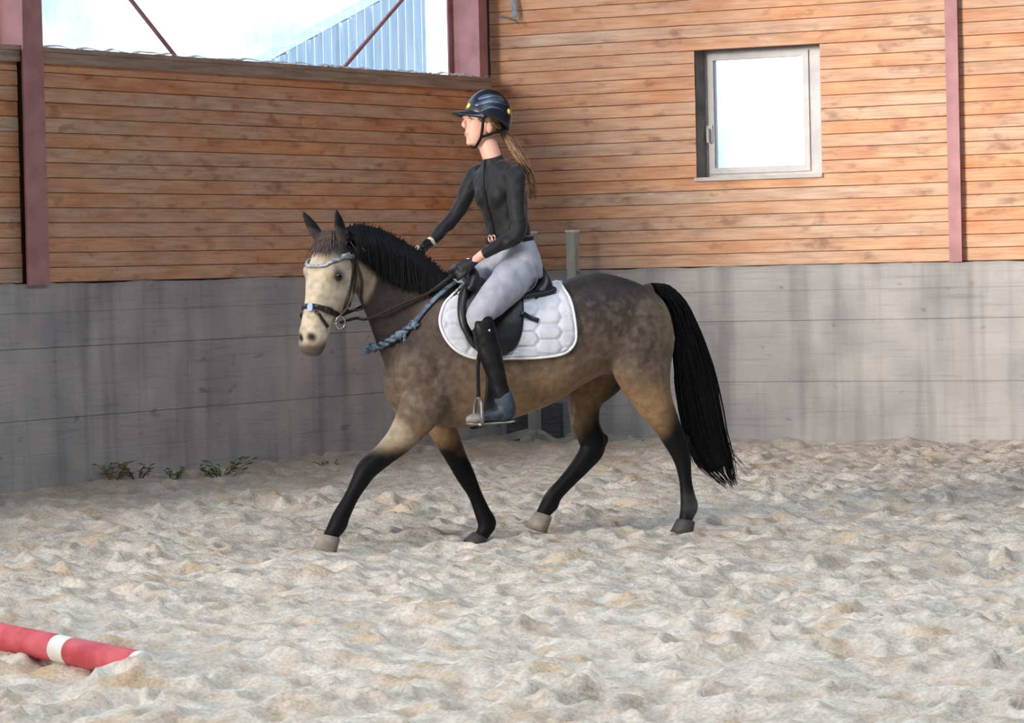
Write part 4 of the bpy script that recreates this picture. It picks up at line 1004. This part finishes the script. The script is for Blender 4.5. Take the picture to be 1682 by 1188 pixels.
for sg in (1, -1):
    h_ = BVH_P.ray_cast(Vector(gp(.30, sg * .036, .141)), Vector(-GF)); ec = np.array(h_[0]) - GF * .0065 + GL * sg * .003
    ball(mb := MB(), ec, (.0115, .0135, .0085), 12, 8); e = mb.build('eye', M['eye_white'], person)
    ball(mb := MB(), ec + GF * .0090 + GL * sg * .002, (.0035, .0055, .0060), 10, 6); mb.build('iris', M['iris'], e)
    mb = MB(); limb(mb, [ec + GF * .004 - GL * .016 + UPV * .004, ec + GF * .011 + UPV * .0085, ec + GF * .002 + GL * sg * .0 + GL * .017 + UPV * .003], [.0025] * 3, [.0025] * 3, UPV, 3, 6); mb.build('eyelashes', M['harness'], e)
# ---- shirt
def wrinkle(me, amp, sc, k):
    v = get_co(me); n = get_no(me); a = v @ RT * sc; b_ = v[:, 2] * sc; c_ = v @ AW * sc
    h = vnoise(a + b_ * .7 + 40, b_ * .6 - c_ + 40, k) + .6 * vnoise(a * 2.1 - b_ + 70, b_ * 1.5 + c_ * 1.3 + 70, k + 1); set_co(me, v + n * (h * amp)[:, None])
M['shirt'] = material('black_stretch_jersey', srgb(16, 15, 19), srgb(24, 23, 28), 30, rough=.6, sheen=.12, spec=.3, bump=.05)
mb = MB(); mb.loft(torso_rings(slice(3, 9)))
limb(mb, [pv(813, 275, 0), pv(810, 266, 0), pv(808, 258, 0)], [.075, .064, .061], [.075, .064, .061], GL, 3, 18, False)
for s_, e_, w_, sp in ((SH_N, EL_N, WR_N, TL_), (SH_F, EL_F, WR_F, -TL_)):
    limb(mb, [s_ - sp * .05 + UPV * .01, s_, s_ * .5 + e_ * .5 - UPV * 0, e_, e_ * .5 + w_ * .5, w_ + (e_ - w_) * (.10 if sp is TL_ else .05)], [.056, .056, .048, .041, .039, .029], [.056, .054, .047, .040, .037, .028], LAT, 4, 16)
for sg, q in ((1, .052), (-1, .052)):
    ball(mb, pv(820, 318, 0) + TF * .046 + TL_ * sg * .058, (.064, .080, .095), 16, 12)
sme = remesh(mb, .0068, 9, .5); wrinkle(sme, .010, 16, 61); mesh_obj('shirt', None, None, M['shirt'], person, True, sme)
# zip placket
P = []; N = []
for y in np.linspace(264, 384, 9):
    x = np.interp(y, [250, 266, 280, 302, 332, 362, 393], [806, 812, 815, 819, 826, 832, 837]); rd = np.interp(y, [250, 266, 280, 302, 332, 362, 393], [.06, .06, .084, .107, .112, .10, .097]); P.append(pv(x, y, 0) + TF * (rd + .006)); N.append(TF)
M['zip'] = material('black_zip_tape', srgb(14, 14, 16), rough=.4); ribbon(MB(), P, N, .012, .005, 3).build('zip', M['zip'], person)
# ---- breeches
M['breeches'] = material('pale_grey_breeches', srgb(150, 150, 162), srgb(172, 172, 184), 16, rough=.75, sheen=.15, bump=.08)
mb = MB(); mb.loft(torso_rings(slice(0, 4), .006))
for sg in (1, -1):
    mm = (lambda P: [np.asarray(p) for p in P]) if sg > 0 else (lambda P: [mirror(p) for p in P])
    limb(mb, mm([hp(856, 438, .09), hp(846, 452, .15), hp(828, 473, .235), hp(806, 497, .30), hp(785, 522, .33), hp(797, 545, .336)]), [.112, .114, .104, .088, .066, .054], [.10, .10, .09, .078, .060, .052], LAT, 5, 20)
sme = remesh(mb, .008, 5, .5); wrinkle(sme, .007, 12, 63); mesh_obj('breeches', None, None, M['breeches'], person, True, sme)
# ---- belt and buckle
def girdle(y, gr, w, name, m, th=.006):
    x = np.interp(y, [362, 393, 410, 435], [832, 837, 840, 843]); rd = np.interp(y, [362, 393, 410, 435], [.098, .095, .112, .125]) + gr; rw = np.interp(y, [362, 393, 410, 435], [.135, .132, .155, .172]) + gr
    c = pv(x, y, 0); R_ = ring(c, TF * rd, TL_ * rw, 40, 2.3); P = list(R_) + list(R_[:2]); return ribbon(MB(), P, [nrm(p - c) for p in P], w, th, 1).build(name, m, person), c + TF * rd
bl, bc = girdle(395, .014, .040, 'belt', M['black_leather'])
M['buckle'] = material('copper_pink_buckle', srgb(214, 150, 130), srgb(232, 186, 160), 60, rough=.3, metal=.6)
mb = MB()
for dx in (-.016, .016):
    c = bc + TF * .012 + TL_ * (dx - .0) + UPV * .012; lp = [c + TL_ * .013 * math.cos(t) + UPV * .017 * math.sin(t) for t in np.linspace(0, 2 * math.pi, 14)]; lp += [lp[1]]; limb(mb, lp, [.005] * len(lp), [.005] * len(lp), TF, 1, 6, False)
mb.build('belt_buckle', M['buckle'], bl)
# ---- boots
M['boot'] = material('dark_leather_boot', srgb(14, 13, 17), srgb(25, 24, 29), 20, rough=.42, spec=.3, bump=.06)
M['boot_dusty_lit'] = material('dusty_lit_blue_grey_boot_foot', srgb(40, 48, 58), srgb(70, 82, 94), 22, rough=.5, bump=.1)  # dusty foot; light on the lower black boot is painted in as blue-grey
M['dusty_toe'] = material('dust_covered_toe', srgb(112, 110, 108), srgb(142, 140, 136), 30, rough=.8)
for sg in (1, -1):
    mm = (lambda P: [np.asarray(p) for p in P]) if sg > 0 else (lambda P: [mirror(p) for p in P])
    mb = MB(); limb(mb, mm([hp(788, 520, .352), hp(794, 540, .345), hp(803, 572, .340), hp(812, 605, .338), hp(821, 636, .337), hp(826, 656, .336), hp(828, 674, .336)]), [.058, .066, .066, .058, .047, .046, .046], [.036, .060, .060, .054, .046, .046, .044], LAT, 4, 18)
    bt = mesh_obj('boot', None, None, M['boot'], person, True, (lambda q: (wrinkle(q, .006, 20, 66), q)[1])(remesh(mb, .007, 3)))
    mb = MB(); limb(mb, mm([hp(826, 648, .336), hp(828, 660, .336), hp(831, 676, .337), hp(818, 682, .340), hp(800, 685, .344), hp(784, 688, .348), hp(774, 690, .35)]), [.050, .054, .056, .044, .032, .027, .020], [.049, .050, .046, .044, .046, .043, .030], LAT, 4, 16)
    ft = remesh(mb, .006, 3); o = mesh_obj('boot_foot', None, None, M['boot_dusty_lit'], bt, True, ft)
    mb = MB(); limb(mb, mm([hp(790, 687, .347), hp(778, 688.5, .35), hp(770, 689, .351)]), [.030, .030, .020], [.046, .040, .026], LAT, 4, 14); mb.build('toe_cap', M['dusty_toe'], bt)
    S0 = mm([hp(842, 692, .336), hp(826, 694, .338), hp(806, 695, .342), hp(784, 697, .348), hp(770, 696, .35)]); ribbon(MB(), S0, [UPV] * 5, .080, .010, 4).build('sole', M['dusty_toe'], bt)
    mb = MB(); mb.loft([ring(mm([hp(842, y, .336)])[0], FWD * .03, LAT * .034, 12, 3) for y in (692, 700)]); mb.build('heel', M['boot'], bt)
    c = mm([hp(804, 543, .41)])[0]; ball(mb := MB(), c, (.007, .007, .009), 8, 6); mb.build('boot_badge', M['silver'], bt)
# ---- gloves
M['glove'] = material('black_riding_glove', srgb(20, 20, 24), srgb(34, 34, 40), 40, rough=.55, bump=.1)
for W_, f_, u_, i_, e_ in ((WR_N, HN_F, UP_N, INN_N, EL_N), (WR_F, HF_F, UP_F, INN_F, EL_F)):
    mb = MB(); hand(mb, W_ + nrm(f_) * (.044 if e_ is EL_N else .012), f_, u_, i_, 1.06, 1.06)
    gme = remesh(mb, .0042, 2); gl_o = mesh_obj('glove', None, None, M['glove'], person, True, gme)
M['cuff'] = material('pale_wrist_band', srgb(206, 192, 172), srgb(224, 212, 194), 20, rough=.7)
d = nrm(WR_F - EL_F); cp = [WR_F - d * .004 + q for q in ring(np.zeros(3), nrm(np.cross(d, UPV)) * .027, np.cross(d, nrm(np.cross(d, UPV))) * .027, 20)]; cp += cp[:2]
ribbon(MB(), cp, [nrm(p - WR_F) for p in cp], .026, .006, 1).build('wrist_band', M['cuff'], person)
ball(mb := MB(), pv(686, 407, .06), (.014, .014, .013), 10, 8); mb.build('glove_button', M['cuff'], gl_o)
# ---- helmet
M['helmet'] = material('dark_blue_black_helmet_shell', srgb(22, 25, 34), srgb(34, 38, 50), 12, rough=.32, spec=.5)
M['helmet_panel'] = material('grey_blue_helmet_panel', srgb(70, 88, 110), srgb(100, 118, 140), 18, rough=.3, metal=.3)
M['reflect'] = material('yellow_green_reflector', srgb(208, 214, 60), srgb(226, 230, 90), 20, rough=.3)
HC = gp(-.040, 0, .160); RFh, RLh, RUh = .132, .108, .150
def dome(az, el, k=1.0): return HC + GF * RFh * k * math.cos(az) * math.cos(el) + GL * RLh * k * math.sin(az) * math.cos(el) + UPV * RUh * k * math.sin(el)
def elmin(az):
    zb = .055 * math.cos(az) - .030 + (.010 * abs(math.sin(az)) ** 3); return math.asin(max(-.9, min(.9, zb / RUh)))
rings = []
for k, q in ((1.0, 0),):
    for e in np.linspace(0, 1, 14):
        rings.append([dome(a, elmin(a) + (math.radians(88) - elmin(a)) * e) for a in np.linspace(0, 2 * math.pi, 40, endpoint=False)])
inner = [[HC + (np.asarray(p) - HC) * .90 for p in r] for r in rings]
helmet = MB().loft(inner[::-1][:-1] + [inner[0], rings[0]] + rings[1:]).build('helmet', M['helmet'], person)
P = []; rr = []                                      # visor
for u in np.linspace(0, 1, 6):
    rr.append([dome(a, elmin(a) + .06, 1.0 - .02 + .0 * u) + GF * (.085 * u * max(0, math.cos(a * 1.25)) ** .7) - UPV * (.006 * u + .010 * u * abs(math.sin(a)) ** 2) for a in np.linspace(-1.15, 1.15, 22)])
top = [p for r in rr for p in r]; bot = [p - UPV * .007 for p in top]; n_ = 22; f = []; N0 = len(top)
for i in range(5):
    for j in range(n_ - 1): a = i * n_ + j; f += [(a, a + 1, a + 1 + n_, a + n_), (N0 + a, N0 + a + n_, N0 + a + 1 + n_, N0 + a + 1)]
for j in range(n_ - 1): a = 5 * n_ + j; f.append((a, a + 1, N0 + a + 1, N0 + a))
mesh_obj('visor', top + bot, f, M['helmet'], helmet)
for sg in (1, -1):                                   # raised side panels swept back over the shell
    for (e0, e1, a0, a1) in ((.60, .86, .75, 2.15), (.34, .56, .62, 2.25), (.16, .28, .95, 2.0)):
        rr = []
        for t in np.linspace(0, 1, 14):
            a = a0 + (a1 - a0) * t; w = (e1 - e0) / 2 * math.sin(math.pi * min(1, t * 1.15 + .06) ** .8 * .96 + .04); em = (e0 + e1) / 2 + .14 * math.sin(t * math.pi) - .05
            rr.append([dome(sg * a, em + w, 1.0), dome(sg * a, em + w * .7, 1.028), dome(sg * a, em - w * .7, 1.028), dome(sg * a, em - w, 1.0)])
        MB().loft(rr).build('vent_panel', M['helmet_panel'], helmet)
for az, el in ((.22, .40), (2.35, .16)):
    c = dome(az, el, 1.015); n = nrm(c - HC); a_ = nrm(np.cross(n, UPV)); MB().loft([ring(c + n * k, a_ * .013, np.cross(n, a_) * .015, 12) for k in (-.006, .004)]).build('reflector', M['reflect'], helmet)
for sg in (1, -1):
    J = gp(.030, sg * .070, .045)
    for a_, b_ in ((dome(sg * 1.05, elmin(1.05), .93), J), (dome(sg * 2.5, elmin(2.5), .92), J)):
        mdl = (a_ + b_) / 2 + GL * sg * .010; ribbon(MB(), [a_, mdl, b_], [GL * sg] * 3, .016, .004, 5).build('harness_strap', M['harness'], helmet)
    ribbon(MB(), [J, gp(.045, sg * .046, .006), gp(.052, sg * .018, -.010), gp(.052, -sg * .0, -.012)], [GL * sg, GL * sg * .7 - UPV * .7, -UPV, -UPV], .016, .004, 5).build('chin_strap', M['harness'], helmet)
# ---- hair
M['blond'] = material('light_brown_hair', srgb(112, 84, 62), srgb(160, 126, 94), 40, rough=.55)
paths = []; rs = []
for k in range(60):
    a = hr2.normal(0, .012, 3); e = hr2.normal(0, .012, 3); P = [gp(-.125, .005, .065) + a * .6, gp(-.150, .01, .025) + a, pv(854, 262, -.01) + a, pv(868, 284, -.01) + (a + e) * .6, pv(874, 302, -.01) + e * .7, pv(874, 318 + 12 * hr2.random(), -.01) + e]
    paths.append(catmull(P, 4)); rs.append(.004)
locks(MB(), paths, rs).build('ponytail', M['blond'], person)
paths = []; rs = []
for k in range(70):
    sg = 1 if k % 2 else -1; z0 = .135 + hr2.normal(0, .006); paths.append(catmull([gp(.03 + hr2.normal(0, .008), sg * .074, z0 + .01), gp(-.02, sg * .082, z0 + .004), gp(-.08, sg * .066, .10 + hr2.normal(0, .006)), gp(-.125, 0.005, .065)], 4)); rs.append(.004)
locks(MB(), paths, rs).build('side_hair', M['blond'], person)
# ------------------------------------------------------------------ pole, jump stands, weeds, hanging strap, dust
def ground_at(x, y):
    d = (V3[:, 0] - x) ** 2 + (V3[:, 1] - y) ** 2; return float(V3[np.argmin(d), 2])
M['pole_red'] = material('weathered_red_pole_paint', srgb(176, 62, 70), srgb(206, 98, 106), 9, (1, 1, 1), rough=.55, bump=.1)
M['pole_white'] = material('white_pole_paint', srgb(208, 206, 200), srgb(224, 222, 218), 12, rough=.55)
r_ = .054
a = on_plane(234, 1094, (0, 0, .045), UPV); b = on_plane(0, 1046, (0, 0, .10), UPV); ax = nrm(b - a); far = a + ax * 3.4
pole = empty('jump_pole', a); tag(pole, 'red jump pole with white bands lying half buried in the sand', 'pole')
def seg(name, t0, t1, m, rr=r_):
    mb = MB(); l = nrm(np.cross(ax, UPV)); u = np.cross(l, ax); rings = [ring(a + ax * t0 + ax * (0 if k else 0), l * q, u * q, 24) for k, q in ((0, rr),)]
    rings = [ring(a + ax * t, l * q, u * q, 24) for t, q in ((t0, rr * .94), (t0 + .006, rr), (t1 - .006, rr), (t1, rr * .94))]
    attach(mb.loft(rings).build(name, m), pole)
tb = 0.0
def t_at(px):                                       # length along the pole seen at column px
    best = min(np.linspace(0, 3, 1500), key=lambda t: abs((PW / 2 + FOC * np.dot(a + ax * t - CAM, CR) / np.dot(a + ax * t - CAM, CF)) - px)); return float(best)
t1_, t2_ = t_at(118), t_at(94)
seg('end_band', 0.0, .035, M['pole_white'], r_ * 1.0); seg('red_section', .035, t1_, M['pole_red']); seg('white_band', t1_, t2_, M['pole_white']); seg('red_section', t2_, 3.2, M['pole_red']); seg('end_band', 3.2, 3.3, M['pole_white'])
# sand heaped over the end of the pole
mb = MB(); gx = np.linspace(-.5, .65, 50); gy = np.linspace(-.42, .10, 30); nV = nrm(np.array([CAM[0] - a[0], CAM[1] - a[1], 0])); side_ = np.cross(UPV, nV); vv = []
for i, u in enumerate(gx):
    for j, w in enumerate(gy):
        p = a + side_ * u - nV * w; h = .085 * math.exp(-((u + .02) / .24) ** 2 - ((w + .16) / .12) ** 2) + .02 * float(vnoise(p[0] * 9, p[1] * 9, 3)) + .012 * float(vnoise(p[0] * 25, p[1] * 25, 4)); e = min(1, (i) / 6, (len(gx) - 1 - i) / 6, j / 5, (len(gy) - 1 - j) / 5)
        vv.append((p[0], p[1], ground_at(p[0], p[1]) - .02 * (1 - e) + e * max(h, -.01)))
ff = [(i * 30 + j, (i + 1) * 30 + j, (i + 1) * 30 + j + 1, i * 30 + j + 1) for i in range(49) for j in range(29)]
o = mesh_obj('sand_heap', vv, ff, M['sand'], floor); o['kind'] = 'stuff'

# two plain jump stands pushed against the far wall
M['stand'] = material('grey_weathered_stand_wood', srgb(148, 150, 142), srgb(180, 180, 170), 14, (1, 1, .2), rough=.85, bump=.2); BF[0], BF[1] = RT, AW
def stand(px_top, y_top, v_off, label, feet):
    base = on_plane(px_top + 8, 600, (0, -v_off, 0), np.array([0, 1., 0])); base[2] = 0.0
    topz = on_plane(px_top, y_top, base, _fw)[2]
    o = empty('jump_stand', base); tag(o, label, 'jump stand', 'jump stands by the far wall')
    x, y = base[0], base[1]
    mb = MB(); w = .040; mb.box(x - w, x + w, y - w, y + w, -.02, topz - .02); attach(mb.build('post', M['stand'], smooth=False), o)
    mb = MB(); mb.box(x - w - .004, x + w + .004, y - w - .004, y + w + .004, topz - .02, topz); attach(mb.build('post_cap', M['pole_white'], smooth=False), o)
    for k in range(7): attach(MB().box(x + w - .0, x + w + .012, y - .012, y + .012, .35 + k * .18, .38 + k * .18).build('cup_pin', M['steel'], smooth=False), o)
    for dx, dy, h0 in feet:
        d = nrm(np.array([dx, dy, 0])); L_ = math.hypot(dx, dy); s_ = np.cross(UPV, d) * .035; p0 = np.array([x, y, 0.0]); rr = []
        for t, z0, z1 in ((.03, h0 - .07, h0), (L_, -.02, .045)):
            c = p0 + d * t; rr.append([c + s_ + UPV * z0, c - s_ + UPV * z0, c - s_ + UPV * z1, c + s_ + UPV * z1])
        attach(MB().loft(rr).build('foot', M['stand'], smooth=False), o)
    return o
stand(868, 380, .42, 'grey wooden jump stand by the far wall, mostly hidden behind the rider', [(-.46, -.02, .15), (.27, -.12, .14), (.06, -.34, .14), (.0, .25, .14)])
stand(937, 378, .30, 'grey wooden jump stand by the far wall, post top showing above the saddle pad', [(-.08, .16, .10), (.62, .02, .12), (.05, -.3, .12), (.0, .2, .12)])
M['dark_plank'] = material('dark_grey_plank', srgb(84, 82, 88), srgb(108, 104, 108), 8, (1, 1, 6), rough=.9)
o = MB().box(0.10, 0.62, -.10, -.045, 0.0, .34).build('plank', M['dark_plank'], smooth=False); tag(o, 'dark weathered plank leaning low against the wall behind the stands', 'plank')

# small weeds and damp debris along the foot of the left wall
M['weed'] = material('green_weed_leaf', srgb(74, 106, 60), srgb(110, 138, 82), 20, rough=.7)
M['weed_dry'] = material('dry_olive_weed_leaf', srgb(104, 98, 66), srgb(136, 124, 86), 20, rough=.8)
def weed(px, py, size, n, m, label, spread=1.0):
    p = on_plane(px, py, (0, 0, .02), UPV); p[0] = max(p[0], .10); p[2] = ground_at(p[0], p[1])
    o = empty('weed', p); tag(o, label, 'weed', 'weeds along the foot of the left wall'); wr = np.random.default_rng(int(px)); stems = MB()
    for k in range(n):
        an = wr.random() * 6.28; ln = size * (.5 + .6 * wr.random()); d = np.array([math.cos(an) * spread, math.sin(an) * spread, .9 + .5 * wr.random()]); d = nrm(d)
        b0 = p + np.array([math.cos(an), math.sin(an), 0]) * size * .3 * spread * wr.random() - UPV * .015; tip = b0 + d * ln; tip[0] = max(tip[0], .03)
        tube(stems, [b0, (b0 + tip) / 2 + UPV * ln * .06, tip], .003, 2, 4)
        for j in range(3):
            c = b0 + (tip - b0) * (.45 + .27 * j); a2 = an + wr.normal(0, 1.2); e = np.array([math.cos(a2), math.sin(a2), .25]); e = nrm(e); s2 = nrm(np.cross(e, UPV)); L2 = ln * .38; w2 = L2 * .26; q = c + e * L2; q[0] = max(q[0], .02)
            v = [c, c + e * L2 * .45 + s2 * w2 + UPV * .004, q, c + e * L2 * .45 - s2 * w2 + UPV * .004, c + e * L2 * .5 + UPV * L2 * .12, c + e * L2 * .5 - UPV * .004]
            attach(mesh_obj('leaf', v, [(0, 1, 4), (1, 2, 4), (2, 3, 4), (3, 0, 4), (1, 0, 5), (2, 1, 5), (3, 2, 5), (0, 3, 5)], m), o)
    attach(stems.build('stem', m), o)
weed(365, 784, .20, 16, M['weed'], 'largest green weed at the foot of the left wall, before the pony', 1.3)
weed(150, 794, .16, 12, M['weed_dry'], 'dry olive weed tuft at the left wall, leftmost of the two dry tufts')
weed(215, 790, .15, 12, M['weed_dry'], 'dry olive weed tuft at the left wall, right of another dry tuft')
weed(286, 786, .12, 10, M['weed'], 'small green weed at the left wall between dry tufts and the largest weed')
weed(540, 768, .10, 9, M['weed'], 'flat green weed at the left wall just left of the raised foreleg', 1.6)
# grey strap and bent wire hook hanging high on the right wall
M['strap_grey'] = material('grey_blue_strap', srgb(128, 140, 156), srgb(156, 166, 180), 30, rough=.6)
P = [on_plane(x, y, (0, -.0, 0), np.array([0, 1., 0])) - np.array([0, .02, 0]) for x, y in ((842, -30), (844, 0), (847, 18), (848, 29))]
o = ribbon(MB(), P, [np.array([0, -1., 0])] * 4, .045, .008, 4).build('hanging_strap', M['strap_grey']); tag(o, 'grey-blue strap hanging at the top of the right wall near the corner', 'strap')
P = [on_plane(x, y, (0, 0, 0), np.array([0, 1., 0])) - np.array([0, d, 0]) for x, y, d in ((818, 27, .0), (830, 28, .05), (842, 30, .08), (852, 35, .06), (856, 39, .05))]
mb = MB(); tube(mb, P, .008, 5, 8); o = mb.build('wire_hook', M['steel']); tag(o, 'bent wire hook on the right wall below the hanging strap', 'hook')
# dust thrown up behind the near hind hoof
m = bpy.data.materials.new('thin_sand_dust'); m.use_nodes = True; n = m.node_tree; L = n.links; n.nodes.remove(n.nodes['Principled BSDF'])
t = n.nodes.new('ShaderNodeTexCoord'); ln = n.nodes.new('ShaderNodeVectorMath'); ln.operation = 'LENGTH'; L.new(t.outputs['Object'], ln.inputs[0])
fo = n.nodes.new('ShaderNodeMapRange'); fo.inputs[1].default_value = 1.0; fo.inputs[2].default_value = .1; fo.inputs[3].default_value = 0.0; fo.inputs[4].default_value = 1.0; fo.interpolation_type = 'SMOOTHSTEP'; L.new(ln.outputs['Value'], fo.inputs[0])
z = n.nodes.new('ShaderNodeTexNoise'); z.inputs['Scale'].default_value = 2.2; z.inputs['Detail'].default_value = 4; L.new(t.outputs['Object'], z.inputs['Vector'])
rp = n.nodes.new('ShaderNodeMapRange'); rp.inputs[1].default_value = .42; rp.inputs[2].default_value = .68; L.new(z.outputs['Fac'], rp.inputs[0])
mu = n.nodes.new('ShaderNodeMath'); mu.operation = 'MULTIPLY'; L.new(fo.outputs[0], mu.inputs[0]); L.new(rp.outputs[0], mu.inputs[1])
m2 = n.nodes.new('ShaderNodeMath'); m2.operation = 'MULTIPLY'; m2.inputs[1].default_value = 1.1; L.new(mu.outputs[0], m2.inputs[0])
vs = n.nodes.new('ShaderNodeVolumeScatter'); vs.inputs['Color'].default_value = (.95, .92, .88, 1); L.new(m2.outputs[0], vs.inputs['Density']); L.new(vs.outputs[0], n.nodes['Material Output'].inputs['Volume'])
ball(mb := MB(), (0, 0, 0), (1, 1, 1), 20, 12)
o = mb.build('dust_cloud', m); o.location = Vector(hp(1155, 835, .10)); o.scale = (.55, .55, .22); tag(o, 'thin pale dust drifting behind the hind hoof of the pony', 'dust', kind='stuff')
